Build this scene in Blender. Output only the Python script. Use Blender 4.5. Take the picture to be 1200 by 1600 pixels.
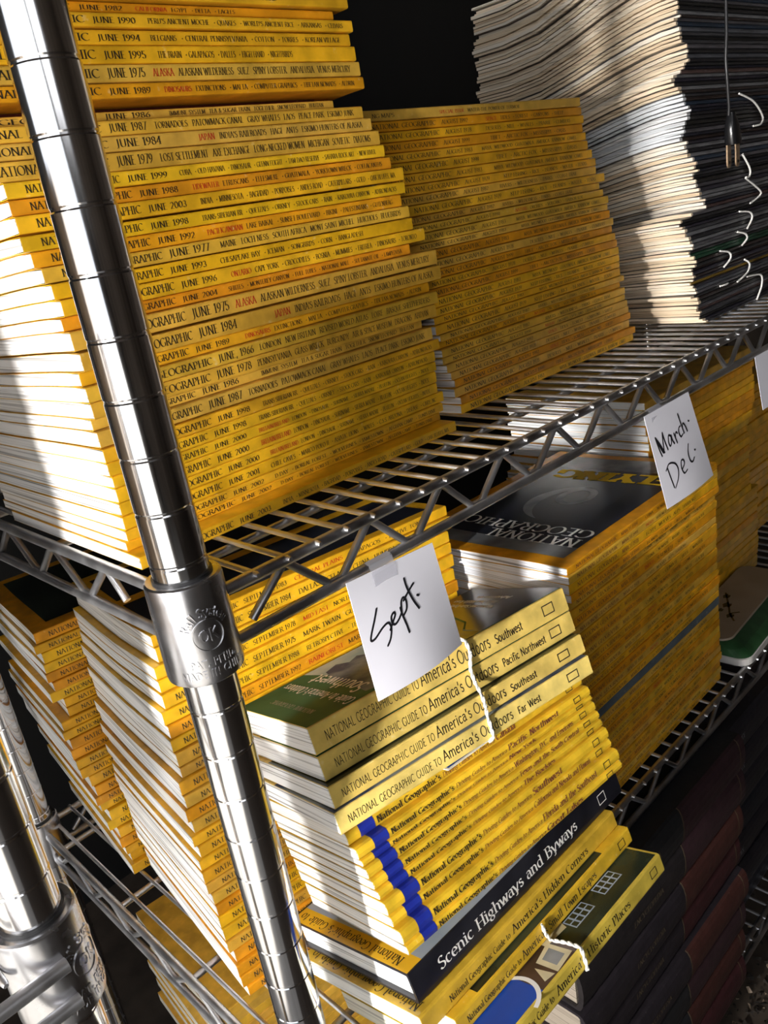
import bpy, bmesh, math, random
from mathutils import Vector, Matrix

for o in list(bpy.data.objects):
    bpy.data.objects.remove(o)
SC = bpy.context.scene
COL = SC.collection
R = math.radians
random.seed(7)
ZF = 850.0            # height of the upper shelf deck above the floor, in mm


def P(x, y, z):       # millimetres (z measured from the upper shelf) -> metres above the floor
    return Vector((x * .001, y * .001, (z + ZF) * .001))


# ------------------------------------------------------------------ camera
cam = bpy.data.cameras.new('camera')
camo = bpy.data.objects.new('camera', cam)
COL.objects.link(camo)
SC.camera = camo
_r = Vector((0.6978292, -0.69889531, -0.15677932))
_d = Vector((-0.34951378, -0.14120465, -0.92622965))
_f = Vector((0.62519959, 0.70114663, -0.34281027))
camo.matrix_world = Matrix.Translation(P(-162.32, -326.87, 155.99)) @ Matrix((
    (_r.x, -_d.x, -_f.x), (_r.y, -_d.y, -_f.y), (_r.z, -_d.z, -_f.z))).to_4x4()
cam.sensor_fit = 'VERTICAL'
cam.sensor_height = 36
cam.lens = 1288.54 * 36 / 1600
cam.clip_start = .01

# ------------------------------------------------------------------ light
VS = SC.view_settings
VS.view_transform = 'Standard'
VS.look = 'None'
VS.gamma = 1
VS.use_curve_mapping = False
VS.exposure = 0.28
W = bpy.data.worlds.new('daylight')
SC.world = W
W.use_nodes = True
W.node_tree.nodes['Background'].inputs[0].default_value = (.9, .94, 1, 1)
W.node_tree.nodes['Background'].inputs[1].default_value = 1.15


def area(name, loc, aim, sx, sy, power, color, spread=180):
    l = bpy.data.lights.new(name, 'AREA')
    l.shape = 'RECTANGLE'
    l.size = sx
    l.size_y = sy
    l.energy = power
    l.color = color
    l.spread = R(spread)
    o = bpy.data.objects.new(name, l)
    COL.objects.link(o)
    o.location = loc
    d = aim - loc
    o.rotation_euler = d.to_track_quat('-Z', 'Y').to_euler()
    return o


# low daylight that enters through the open doorway on the left
area('doorway_daylight', P(-1330, -230, 130), P(150, 40, -80), .085, .12, 4.6, (1, .97, .94), 55)
# added fill light behind the camera to brighten the front-facing spines
area('front_fill', P(-900, -1700, 900), P(200, 0, -150), 1.1, .9, 5.0, (.96, .97, 1), 180)

# sun that lights the yard and falls through the doorway onto the concrete floor
sun = bpy.data.lights.new('sun', 'SUN')
sun.energy = 8.5
sun.angle = R(.5)
sun.color = (1, .96, .9)
suno = bpy.data.objects.new('sun', sun)
COL.objects.link(suno)
suno.rotation_euler = Vector((.44, .1, -.9)).to_track_quat('-Z', 'Y').to_euler()

# ------------------------------------------------------------------ materials
def newmat(name):
    m = bpy.data.materials.new(name)
    m.use_nodes = True
    nt = m.node_tree
    return m, nt, nt.nodes['Principled BSDF'], nt.links


def plain(name, col, rough=.5, metal=0.0, spec=.5):
    m, nt, b, L = newmat(name)
    b.inputs['Base Color'].default_value = (*col, 1)
    b.inputs['Roughness'].default_value = rough
    b.inputs['Metallic'].default_value = metal
    b.inputs['Specular IOR Level'].default_value = spec
    return m


def noisy(name, c1, c2, scale, rough=.5, metal=0.0, bump=0.0, detail=5, stretch=(1, 1, 1), lo=.35, hi=.65, rough2=None, spec=.5):
    m, nt, b, L = newmat(name)
    tc = nt.nodes.new('ShaderNodeTexCoord')
    mp = nt.nodes.new('ShaderNodeMapping')
    mp.inputs['Scale'].default_value = stretch
    n = nt.nodes.new('ShaderNodeTexNoise')
    n.inputs['Scale'].default_value = scale
    n.inputs['Detail'].default_value = detail
    r = nt.nodes.new('ShaderNodeValToRGB')
    r.color_ramp.elements[0].position = lo
    r.color_ramp.elements[1].position = hi
    r.color_ramp.elements[0].color = (*c1, 1)
    r.color_ramp.elements[1].color = (*c2, 1)
    L.new(tc.outputs['Object'], mp.inputs[0])
    L.new(mp.outputs[0], n.inputs['Vector'])
    L.new(n.outputs['Fac'], r.inputs[0])
    L.new(r.outputs[0], b.inputs['Base Color'])
    b.inputs['Roughness'].default_value = rough
    b.inputs['Metallic'].default_value = metal
    b.inputs['Specular IOR Level'].default_value = spec
    if rough2 is not None:
        mr = nt.nodes.new('ShaderNodeMapRange')
        mr.inputs[3].default_value = rough
        mr.inputs[4].default_value = rough2
        L.new(n.outputs['Fac'], mr.inputs[0])
        L.new(mr.outputs[0], b.inputs['Roughness'])
    if bump:
        bp = nt.nodes.new('ShaderNodeBump')
        bp.inputs['Strength'].default_value = bump
        bp.inputs['Distance'].default_value = .001
        L.new(n.outputs['Fac'], bp.inputs['Height'])
        L.new(bp.outputs[0], b.inputs['Normal'])
    return m


def tinted(name, rough, wear=.34, scale=60, bump=.15, spec=.4, stretch=(1, 1, 1), scuff=(.8, .7, .4), scuffamt=.35):
    """paper that takes its tone from the object's own colour, with wear"""
    m, nt, b, L = newmat(name)
    oi = nt.nodes.new('ShaderNodeObjectInfo')
    tc = nt.nodes.new('ShaderNodeTexCoord')
    mp = nt.nodes.new('ShaderNodeMapping')
    mp.inputs['Scale'].default_value = stretch
    ad = nt.nodes.new('ShaderNodeVectorMath')
    ad.operation = 'ADD'
    L.new(tc.outputs['Object'], ad.inputs[0])
    L.new(oi.outputs['Random'], ad.inputs[1])
    L.new(ad.outputs[0], mp.inputs[0])
    n = nt.nodes.new('ShaderNodeTexNoise')
    n.inputs['Scale'].default_value = scale
    n.inputs['Detail'].default_value = 6
    L.new(mp.outputs[0], n.inputs['Vector'])
    mr = nt.nodes.new('ShaderNodeMapRange')
    mr.inputs[1].default_value = .3
    mr.inputs[2].default_value = .7
    mr.inputs[3].default_value = 1 - wear
    mr.inputs[4].default_value = 1 + wear * .4
    L.new(n.outputs['Fac'], mr.inputs[0])
    mx = nt.nodes.new('ShaderNodeMix')
    mx.data_type = 'RGBA'
    mx.blend_type = 'MULTIPLY'
    mx.inputs[0].default_value = 1
    L.new(oi.outputs['Color'], mx.inputs[6])
    L.new(mr.outputs[0], mx.inputs[7])
    n2 = nt.nodes.new('ShaderNodeTexNoise')
    n2.inputs['Scale'].default_value = scale * 4
    n2.inputs['Detail'].default_value = 8
    L.new(mp.outputs[0], n2.inputs['Vector'])
    rp = nt.nodes.new('ShaderNodeMapRange')
    rp.inputs[1].default_value = .66
    rp.inputs[2].default_value = .76
    rp.inputs[4].default_value = scuffamt
    L.new(n2.outputs['Fac'], rp.inputs[0])
    m2 = nt.nodes.new('ShaderNodeMix')
    m2.data_type = 'RGBA'
    L.new(rp.outputs[0], m2.inputs[0])
    L.new(mx.outputs[2], m2.inputs[6])
    m2.inputs[7].default_value = (*scuff, 1)
    L.new(m2.outputs[2], b.inputs['Base Color'])
    b.inputs['Roughness'].default_value = rough
    b.inputs['Specular IOR Level'].default_value = spec
    bp = nt.nodes.new('ShaderNodeBump')
    bp.inputs['Strength'].default_value = bump
    bp.inputs['Distance'].default_value = .0015
    L.new(n.outputs['Fac'], bp.inputs['Height'])
    L.new(bp.outputs[0], b.inputs['Normal'])
    return m


def pagemat(name, zs=750, dark=.3, bump=.6):
    """edge of a block of pages: fine layers along the thickness"""
    m, nt, b, L = newmat(name)
    oi = nt.nodes.new('ShaderNodeObjectInfo')
    tc = nt.nodes.new('ShaderNodeTexCoord')
    mp = nt.nodes.new('ShaderNodeMapping')
    mp.inputs['Scale'].default_value = (5, 5, zs)
    ad = nt.nodes.new('ShaderNodeVectorMath')
    ad.operation = 'ADD'
    L.new(tc.outputs['Object'], ad.inputs[0])
    L.new(oi.outputs['Random'], ad.inputs[1])
    L.new(ad.outputs[0], mp.inputs[0])
    n = nt.nodes.new('ShaderNodeTexNoise')
    n.inputs['Scale'].default_value = 1
    n.inputs['Detail'].default_value = 4
    L.new(mp.outputs[0], n.inputs['Vector'])
    r = nt.nodes.new('ShaderNodeValToRGB')
    e = r.color_ramp.elements
    e[0].position = .3
    e[0].color = (dark, dark * .97, dark * .92, 1)
    e[1].position = .5
    e[1].color = (1, 1, 1, 1)
    L.new(n.outputs['Fac'], r.inputs[0])
    mx = nt.nodes.new('ShaderNodeMix')
    mx.data_type = 'RGBA'
    mx.blend_type = 'MULTIPLY'
    mx.inputs[0].default_value = 1
    L.new(oi.outputs['Color'], mx.inputs[6])
    L.new(r.outputs[0], mx.inputs[7])
    L.new(mx.outputs[2], b.inputs['Base Color'])
    b.inputs['Roughness'].default_value = .65
    b.inputs['Specular IOR Level'].default_value = .25
    bp = nt.nodes.new('ShaderNodeBump')
    bp.inputs['Strength'].default_value = bump
    bp.inputs['Distance'].default_value = .0006
    L.new(n.outputs['Fac'], bp.inputs['Height'])
    L.new(bp.outputs[0], b.inputs['Normal'])
    return m


M = {}
M['cover'] = tinted('cover_paper', .36)
M['pages'] = pagemat('page_edges')
M['rough_pages'] = pagemat('old_page_edges', 1300, .42, .9)
M['dark_cover'] = tinted('dark_cover_paper', .33, .5, 50, .2, .5, (1, 1, 6), (.42, .4, .42), .85)
M['cloth'] = tinted('book_cloth', .42, .3, 120, .25, .4, (1, 1, 1), (.16, .13, .12), .4)
M['ink'] = plain('black_ink', (.03, .022, .012), .45)
M['red'] = plain('red_ink', (.55, .03, .015), .45)
M['brown_ink'] = plain('brown_ink', (.2, .06, .03), .45)
M['white_ink'] = plain('white_ink', (.85, .84, .8), .6, spec=.15)
M['grey_ink'] = plain('grey_ink', (.3, .3, .32), .45)
M['yellow_ink'] = plain('yellow_ink', (.85, .55, .03), .6, spec=.1)
M['header'] = noisy('yellow_header', (.78, .44, .02), (.88, .52, .03), 30, .36)
M['blue'] = noisy('blue_band', (.012, .02, .24), (.02, .04, .34), 40, .35)
M['chrome'] = noisy('polished_chrome', (.78, .78, .8), (.9, .9, .9), 25, .07, 1, .03, 4, (1, 1, .4), .35, .65, .2)
M['wire'] = noisy('dulled_chrome_wire', (.5, .5, .51), (.78, .78, .8), 45, .24, 1, .15, 5, (1, 1, 1), .3, .7, .5)
M['cast'] = noisy('cast_collar_metal', (.55, .55, .57), (.72, .72, .74), 60, .17, 1, .06, 5, (1, 1, 1), .3, .7, .34)
M['paper'] = noisy('note_paper', (.8, .79, .86), (.86, .85, .92), 12, .7, 0, .25, 3)
M['marker'] = plain('black_marker', (.012, .012, .016), .4)
M['navy'] = noisy('navy_photo', (.004, .006, .014), (.03, .035, .05), 18, .25, 0, 0, 4)
M['grey_photo'] = noisy('grey_photo', (.1, .11, .12), (.3, .31, .32), 22, .25, 0, 0, 5)
M['green'] = noisy('green_photo', (.02, .1, .05), (.05, .16, .08), 20, .6, spec=.15)
M['mountain'] = noisy('mountain_photo', (.05, .07, .14), (.3, .34, .36), 26, .6, 0, 0, 6, (1, 1, 1), .4, .6, spec=.15)
M['sky_photo'] = noisy('pale_sky_photo', (.28, .42, .52), (.5, .58, .56), 30, .6, spec=.15)
M['olive'] = noisy('olive_photo', (.06, .055, .02), (.3, .27, .05), 28, .28, 0, 0, 6)
M['dark_photo'] = noisy('dark_photo', (.006, .008, .006), (.035, .05, .03), 18, .25, 0, 0, 5)
M['wood_photo'] = noisy('brown_photo', (.02, .01, .008), (.09, .05, .035), 26, .3)
M['blue_photo'] = noisy('blue_photo', (.008, .06, .38), (.015, .09, .5), 12, .3)
M['cream_photo'] = noisy('cream_photo', (.5, .42, .24), (.72, .64, .42), 40, .3)
M['pale_blue'] = noisy('pale_blue_photo', (.25, .32, .42), (.42, .48, .56), 20, .3)
M['twine'] = noisy('white_twine', (.62, .6, .55), (.85, .84, .8), 900, .8, 0, .5)
M['cord'] = plain('black_cord', (.016, .016, .017), .35)
M['plug'] = plain('black_plug', (.008, .008, .009), .25)
M['prong'] = noisy('tarnished_brass', (.38, .26, .16), (.6, .45, .3), 120, .35, .8)
M['tape'] = plain('clear_tape', (.62, .62, .68), .25)
M['tape'].node_tree.nodes['Principled BSDF'].inputs['Alpha'].default_value = .4
M['beige'] = noisy('beige_lid', (.3, .24, .17), (.36, .29, .21), 25, .5)
M['tin_green'] = noisy('green_print', (.015, .06, .02), (.03, .1, .035), 60, .4)
M['white_plastic'] = plain('white_plastic', (.6, .58, .55), .25)
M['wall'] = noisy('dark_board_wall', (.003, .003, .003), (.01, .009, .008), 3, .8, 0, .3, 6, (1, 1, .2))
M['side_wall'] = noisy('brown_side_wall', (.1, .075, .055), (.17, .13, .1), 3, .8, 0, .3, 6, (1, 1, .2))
M['ceil'] = noisy('brown_ceiling', (.05, .04, .035), (.09, .07, .06), 4, .9)
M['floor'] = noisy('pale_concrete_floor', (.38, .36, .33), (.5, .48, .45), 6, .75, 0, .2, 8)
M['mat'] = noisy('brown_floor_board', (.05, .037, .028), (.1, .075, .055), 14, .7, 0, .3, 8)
M['soil'] = noisy('dark_grit', (.006, .005, .004), (.04, .03, .022), 120, .9, 0, 1.0, 8)
M['crumb'] = noisy('pale_crumb', (.2, .14, .09), (.55, .42, .3), 200, .7)
M['ground'] = noisy('pale_yard', (.5, .49, .47), (.6, .59, .57), 2, .9)
M['box_grey'] = noisy('pebbled_grey_board', (.2, .23, .28), (.42, .45, .5), 260, .6, 0, .6, 2)
M['carton'] = noisy('cardboard', (.28, .2, .12), (.36, .27, .17), 20, .8)
M['gilt'] = plain('dull_gilt', (.16, .12, .075), .45, .3)
M['black_cover'] = noisy('black_gloss_cover', (.008, .008, .012), (.02, .02, .026), 30, .28, 0, .1)

# ------------------------------------------------------------------ mesh helpers (local units: mm)
class MB:
    def __init__(s):
        s.v, s.f, s.mi = [], [], []

    def add(s, vs, fs, mi=0):
        b = len(s.v)
        s.v += [tuple(v) for v in vs]
        for f in fs:
            s.f.append(tuple(i + b for i in f))
            s.mi.append(mi)

    def box(s, x0, x1, y0, y1, z0, z1, mi=0):
        v = [(x, y, z) for z in (z0, z1) for y in (y0, y1) for x in (x0, x1)]
        s.add(v, [(0, 2, 3, 1), (4, 5, 7, 6), (0, 1, 5, 4), (2, 6, 7, 3), (0, 4, 6, 2), (1, 3, 7, 5)], mi)

    def tube(s, pts, r, n=8, mi=0, cap=True):
        pts = [Vector(p) for p in pts]
        rs = r if isinstance(r, (list, tuple)) else [r] * len(pts)
        vs, fs = [], []
        up = None
        for i, p in enumerate(pts):
            t = (pts[min(i + 1, len(pts) - 1)] - pts[max(i - 1, 0)]).normalized()
            if up is None:
                up = Vector((0, 0, 1)) if abs(t.z) < .9 else Vector((1, 0, 0))
            a = (up - t * up.dot(t)).normalized()
            up = a
            b = t.cross(a)
            for k in range(n):
                q = 2 * math.pi * k / n
                vs.append(p + (a * math.cos(q) + b * math.sin(q)) * rs[i])
        for i in range(len(pts) - 1):
            for k in range(n):
                k2 = (k + 1) % n
                fs.append((i * n + k, i * n + k2, (i + 1) * n + k2, (i + 1) * n + k))
        if cap:
            fs.append(tuple(range(n))[::-1])
            fs.append(tuple((len(pts) - 1) * n + k for k in range(n)))
        s.add(vs, fs, mi)

    def lathe(s, prof, n=48, mi=0, closed=False):
        vs, fs = [], []
        for (r, z) in prof:
            for k in range(n):
                q = 2 * math.pi * k / n
                vs.append((r * math.cos(q), r * math.sin(q), z))
        m = len(prof)
        for i in range(m if closed else m - 1):
            j = (i + 1) % m
            for k in range(n):
                k2 = (k + 1) % n
                fs.append((i * n + k, i * n + k2, j * n + k2, j * n + k))
        if not closed:
            fs.append(tuple(range(n))[::-1])
            fs.append(tuple((m - 1) * n + k for k in range(n)))
        s.add(vs, fs, mi)

    def build(s, name, mats, parent=None, smooth=False, color=None, loc=None, world=False, sharp=50):
        me = bpy.data.meshes.new(name)
        if world:      # coordinates are world mm
            vs = [tuple(P(*v)) for v in s.v]
        else:
            vs = [(x * .001, y * .001, z * .001) for x, y, z in s.v]
        me.from_pydata(vs, [], s.f)
        if not isinstance(mats, (list, tuple)):
            mats = [mats]
        for m in mats:
            me.materials.append(m)
        me.polygons.foreach_set('material_index', s.mi)
        if smooth:
            me.polygons.foreach_set('use_smooth', [True] * len(me.polygons))
        me.update()
        bm = bmesh.new()
        bm.from_mesh(me)
        if len(bm.faces) < 60000 and name not in FLAT:
            bmesh.ops.recalc_face_normals(bm, faces=bm.faces)
        bm.to_mesh(me)
        bm.free()
        if smooth:
            me.set_sharp_from_angle(angle=R(sharp))
        o = bpy.data.objects.new(name, me)
        COL.objects.link(o)
        if parent is not None:
            o.parent = parent
        if loc is not None:
            o.location = loc
        if color is not None:
            o.color = (*color, 1)
        return o


FLAT = {'spine_lettering', 'cover_lettering', 'handwriting', 'edge_lettering', 'publisher_mark'}


def tag(o, label=None, cat=None, group=None, kind=None):
    if label:
        o['label'] = label
    if cat:
        o['category'] = cat
    if group:
        o['group'] = group
    if kind:
        o['kind'] = kind
    return o


def empty(name, loc, rot=(0, 0, 0), label=None, cat=None, group=None):
    o = bpy.data.objects.new(name, None)
    o.empty_display_size = .02
    COL.objects.link(o)
    o.location = loc
    o.rotation_euler = rot
    return tag(o, label, cat, group)


ONES = ('', 'first', 'second', 'third', 'fourth', 'fifth', 'sixth', 'seventh', 'eighth', 'ninth', 'tenth', 'eleventh', 'twelfth',
        'thirteenth', 'fourteenth', 'fifteenth', 'sixteenth', 'seventeenth', 'eighteenth', 'nineteenth')
TENS = ('', '', 'twent', 'thirt', 'fort', 'fift', 'sixt', 'sevent', 'eight', 'ninet')


def ordw(n):
    if n == 100:
        return 'hundredth'
    if n > 100:
        return 'hundred-and-' + ordw(n - 100)
    if n < 20:
        return ONES[n]
    t, u = divmod(n, 10)
    return TENS[t] + 'ieth' if u == 0 else TENS[t] + 'y-' + ONES[u]


# ------------------------------------------------------------------ a drawn alphabet (roman capitals, lower case, figures)
def arc(cx, cy, rx, ry, a0, a1, n=9):
    return [(cx + rx * math.cos(R(a0 + (a1 - a0) * i / n)), cy + ry * math.sin(R(a0 + (a1 - a0) * i / n))) for i in range(n + 1)]


G = {}


def g(ch, w, *strokes):
    G[ch] = (w, strokes)


g('A', .74, [(.02, 0), (.36, 1)], [(.36, 1), (.72, 0)], [(.14, .34), (.6, .34)])
g('B', .66, [(.12, 0), (.12, 1)], [(.12, 1), (.34, 1)] + arc(.34, .77, .22, .23, 90, -90) + [(.12, .54)], [(.34, .54)] + arc(.36, .27, .25, .27, 90, -90) + [(.12, 0)])
g('C', .74, arc(.44, .5, .4, .5, 48, 312, 14))
g('D', .78, [(.12, 0), (.12, 1)], [(.12, 1), (.3, 1)] + arc(.3, .5, .42, .5, 90, -90, 12) + [(.12, 0)])
g('E', .6, [(.12, 0), (.12, 1)], [(.12, 1), (.54, 1)], [(.12, .53), (.46, .53)], [(.12, 0), (.56, 0)])
g('F', .56, [(.12, 0), (.12, 1)], [(.12, 1), (.54, 1)], [(.12, .5), (.44, .5)])
g('G', .8, arc(.44, .5, .4, .5, 48, 330, 14), [(.72, .45), (.72, .08)])
g('H', .8, [(.12, 0), (.12, 1)], [(.68, 0), (.68, 1)], [(.12, .52), (.68, .52)])
g('I', .3, [(.15, 0), (.15, 1)])
g('J', .36, [(.22, 1), (.22, .1), (.16, -.1), (.04, -.14)])
g('K', .72, [(.12, 0), (.12, 1)], [(.64, 1), (.12, .42)], [(.3, .58), (.7, 0)])
g('L', .56, [(.12, 0), (.12, 1)], [(.12, 0), (.54, 0)])
g('M', .92, [(.12, 0), (.12, 1)], [(.12, 1), (.45, .08)], [(.45, .08), (.8, 1)], [(.8, 1), (.8, 0)])
g('N', .8, [(.12, 0), (.12, 1)], [(.12, 1), (.68, 0)], [(.68, 0), (.68, 1)])
g('O', .86, arc(.43, .5, .39, .5, 90, 450, 18))
g('P', .6, [(.12, 0), (.12, 1)], [(.12, 1), (.32, 1)] + arc(.32, .73, .24, .27, 90, -90) + [(.12, .46)])
g('Q', .86, arc(.43, .5, .39, .5, 90, 450, 18), [(.46, .04), (.8, -.18)])
g('R', .68, [(.12, 0), (.12, 1)], [(.12, 1), (.32, 1)] + arc(.32, .74, .23, .26, 90, -90) + [(.12, .48)], [(.34, .48), (.66, 0)])
g('S', .56, arc(.28, .75, .2, .25, 35, 215, 9) + arc(.28, .25, .23, .26, 65, -150, 10))
g('T', .66, [(.33, 0), (.33, 1)], [(.02, 1), (.64, 1)])
g('U', .78, [(.12, 1)] + arc(.39, .3, .27, .3, 180, 360, 10) + [(.66, 1)])
g('V', .74, [(.03, 1), (.38, 0)], [(.38, 0), (.71, 1)])
g('W', 1.0, [(.03, 1), (.28, 0)], [(.28, 0), (.5, .95)], [(.5, .95), (.74, 0)], [(.74, 0), (.97, 1)])
g('X', .72, [(.05, 1), (.67, 0)], [(.05, 0), (.67, 1)])
g('Y', .7, [(.03, 1), (.35, .45)], [(.67, 1), (.35, .45)], [(.35, .45), (.35, 0)])
g('Z', .64, [(.06, 1), (.58, 1)], [(.58, 1), (.05, 0)], [(.05, 0), (.6, 0)])
g('a', .52, arc(.23, .48, .18, .18, 150, 0, 7) + [(.41, .08), (.48, 0)], [(.41, .42)] + arc(.22, .2, .18, .2, 90, 270, 8) + [(.41, .12)])
g('b', .58, [(.1, 0), (.1, 1)], arc(.28, .33, .22, .33, 150, -150, 12))
g('c', .5, arc(.28, .33, .23, .33, 50, 310, 12))
g('d', .6, [(.48, 0), (.48, 1)], arc(.28, .33, .23, .33, 30, 330, 12))
g('e', .54, [(.07, .36), (.47, .36)] + arc(.28, .33, .22, .33, 5, 310, 14))
g('f', .36, [(.16, 0), (.16, .8)] + arc(.29, .82, .13, .17, 180, 50, 6), [(.02, .64), (.32, .64)])
g('g', .54, arc(.24, .42, .18, .23, 90, 450, 12), arc(.24, -.08, .2, .18, 90, 450, 12), [(.36, .58), (.52, .64)])
g('h', .62, [(.1, 0), (.1, 1)], [(.1, .4)] + arc(.31, .42, .19, .23, 150, 0, 8) + [(.5, 0)])
g('i', .26, [(.13, 0), (.13, .66)], [(.12, .86), (.14, .93)])
g('j', .26, [(.14, .66), (.14, -.15), (.02, -.28)], [(.13, .86), (.15, .93)])
g('k', .58, [(.1, 0), (.1, 1)], [(.48, .64), (.1, .26)], [(.24, .38), (.54, 0)])
g('l', .26, [(.13, 0), (.13, 1)])
g('m', .92, [(.1, 0), (.1, .66)], [(.1, .4)] + arc(.28, .42, .17, .23, 150, 0, 7) + [(.45, 0)], [(.45, .4)] + arc(.63, .42, .17, .23, 150, 0, 7) + [(.8, 0)])
g('n', .62, [(.1, 0), (.1, .66)], [(.1, .4)] + arc(.31, .42, .19, .23, 150, 0, 8) + [(.5, 0)])
g('o', .58, arc(.29, .33, .24, .33, 90, 450, 14))
g('p', .6, [(.1, -.28), (.1, .66)], arc(.3, .33, .22, .33, 150, -150, 12))
g('q', .6, [(.48, -.28), (.48, .66)], arc(.28, .33, .23, .33, 30, 330, 12))
g('r', .42, [(.1, 0), (.1, .66)], [(.1, .4)] + arc(.29, .46, .17, .19, 150, 55, 5))
g('s', .42, arc(.21, .49, .14, .16, 35, 215, 8) + arc(.21, .17, .16, .17, 65, -150, 8))
g('t', .38, [(.17, .9), (.17, .12)] + arc(.29, .14, .12, .14, 180, 290, 5), [(.03, .64), (.34, .64)])
g('u', .62, [(.1, .66)] + arc(.29, .22, .19, .22, 180, 330, 7), [(.5, .66), (.5, 0)])
g('v', .56, [(.03, .66), (.28, 0)], [(.28, 0), (.53, .66)])
g('w', .82, [(.03, .66), (.23, 0)], [(.23, 0), (.41, .62)], [(.41, .62), (.6, 0)], [(.6, 0), (.79, .66)])
g('x', .54, [(.05, .66), (.5, 0)], [(.05, 0), (.5, .66)])
g('y', .56, [(.03, .66), (.28, 0)], [(.53, .66), (.2, -.26), (.06, -.28)])
g('z', .5, [(.06, .66), (.44, .66)], [(.44, .66), (.05, 0)], [(.05, 0), (.46, 0)])
g('0', .58, arc(.29, .5, .23, .5, 90, 450, 16))
g('1', .4, [(.21, 0), (.21, 1)], [(.21, 1), (.06, .84)])
g('2', .56, arc(.27, .72, .2, .28, 160, -35, 9) + [(.05, 0)], [(.05, 0), (.52, 0)])
g('3', .54, arc(.25, .76, .18, .24, 150, -80, 8), [(.2, .52)] + arc(.25, .27, .22, .27, 85, -150, 9))
g('4', .58, [(.42, 0), (.42, 1)], [(.42, 1), (.04, .28)], [(.04, .28), (.56, .28)])
g('5', .54, [(.48, 1), (.14, 1)], [(.14, 1), (.11, .55)], [(.11, .55)] + arc(.25, .3, .23, .3, 105, -150, 9))
g('6', .56, [(.46, 1), (.16, .62)] + arc(.29, .3, .22, .3, 165, 525, 14))
g('7', .54, [(.05, 1), (.5, 1)], [(.5, 1), (.2, 0)])
g('8', .56, arc(.28, .76, .18, .24, 90, 450, 12), arc(.28, .26, .22, .27, 90, 450, 12))
g('9', .56, arc(.28, .7, .22, .3, 15, 375, 14), [(.5, .68), (.42, .3), (.12, 0)])
g('.', .26, [(.11, .0), (.15, .1)])
g(',', .26, [(.14, .08), (.07, -.16)])
g("'", .22, [(.12, 1), (.08, .72)])
g('-', .36, [(.05, .38), (.31, .38)])
g('&', .8, [(.66, 0), (.2, .68)] + arc(.32, .8, .15, .19, 200, -60, 8) + [(.16, .4)] + arc(.3, .22, .23, .22, 140, 330, 8) + [(.7, .5)])
g('/', .44, [(.04, -.06), (.4, 1.02)])
g('*', .4, arc(.2, .42, .07, .09, 0, 360, 6))
g(' ', .34)


def text_quads(s, thick=.15, thin=.05, serif=True, track=.07, slant=0.0):
    """flat strokes for a line of text: list of polygons [(x, y)...], and its width, cap height 1"""
    polys = []
    x = 0.0
    pen = R(18)
    nx, ny = math.cos(pen), math.sin(pen)
    for ch in s:
        w, strokes = G.get(ch, G[' '])
        for st in strokes:
            n = len(st)
            L_, R_ = [], []
            for i in range(n):
                a = st[max(i - 1, 0)]
                b = st[min(i + 1, n - 1)]
                dx, dy = b[0] - a[0], b[1] - a[1]
                l = math.hypot(dx, dy) or 1
                dx, dy = dx / l, dy / l
                if serif:
                    hw = .5 * max(thin, thick * abs(dx * ny - dy * nx))
                else:
                    hw = .5 * thick * (.82 + .18 * abs(dy))
                px, py = st[i]
                if i == 0 and n > 1:
                    px -= dx * thin * .5
                    py -= dy * thin * .5
                if i == n - 1 and n > 1:
                    px += dx * thin * .5
                    py += dy * thin * .5
                L_.append((px - dy * hw, py + dx * hw))
                R_.append((px + dy * hw, py - dx * hw))
            for i in range(n - 1):
                polys.append([R_[i], R_[i + 1], L_[i + 1], L_[i]])
                polys[-1] = [(q[0] + x + slant * q[1], q[1]) for q in polys[-1]]
            if serif and n == 2 and ch not in ".,'-/*":
                dx, dy = st[1][0] - st[0][0], st[1][1] - st[0][1]
                if abs(dy) > abs(dx) * .8 and abs(dy) > .3:
                    for (ex, ey) in st:
                        if min(abs(ey), abs(ey - 1), abs(ey - .66), abs(ey + .28)) < .02:
                            h = .1 + thick * .42
                            sx0, sx1 = ex - h, ex + h
                            if ey == .66 or (ey == 1 and ch in 'bhdkl'):
                                sx1 = ex + thick * .3
                            polys.append([(q[0] + x + slant * q[1], q[1]) for q in
                                          [(sx0, ey - thin * .55), (sx1, ey - thin * .55), (sx1, ey + thin * .55), (sx0, ey + thin * .55)]])
        x += w + track
    return polys, max(x - track, .01)


class Lettering(MB):
    """lines of flat lettering on a plane: origin o, directions ex (reading) and ey (up), mm"""
    def line(s, txt, o, ex, ey, cap, width=None, mi=0, **kw):
        polys, w = text_quads(txt, **kw)
        sx = cap if width is None else width / w
        o, ex, ey = Vector(o), Vector(ex), Vector(ey)
        for q in polys:
            s.add([o + ex * (a * sx) + ey * (b * cap) for a, b in q], [tuple(range(len(q)))], mi)
        return w * sx

# ------------------------------------------------------------------ the room
def slab(name, x0, x1, y0, y1, z0, z1, mat):
    m = MB()
    m.box(x0, x1, y0, y1, z0, z1)
    o = m.build(name, mat, world=True)
    o['kind'] = 'structure'
    return o


HT = 1450
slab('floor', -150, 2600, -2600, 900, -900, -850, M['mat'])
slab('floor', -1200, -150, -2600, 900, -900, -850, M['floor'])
slab('ceiling', -1300, 2700, -2700, 1000, HT, HT + 60, M['ceil'])
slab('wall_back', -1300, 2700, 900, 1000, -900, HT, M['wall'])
slab('wall_front', -1300, 2700, -2700, -2600, -900, HT, M['side_wall'])
slab('wall_right', 2600, 2700, -2600, 900, -900, HT, M['side_wall'])
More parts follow.
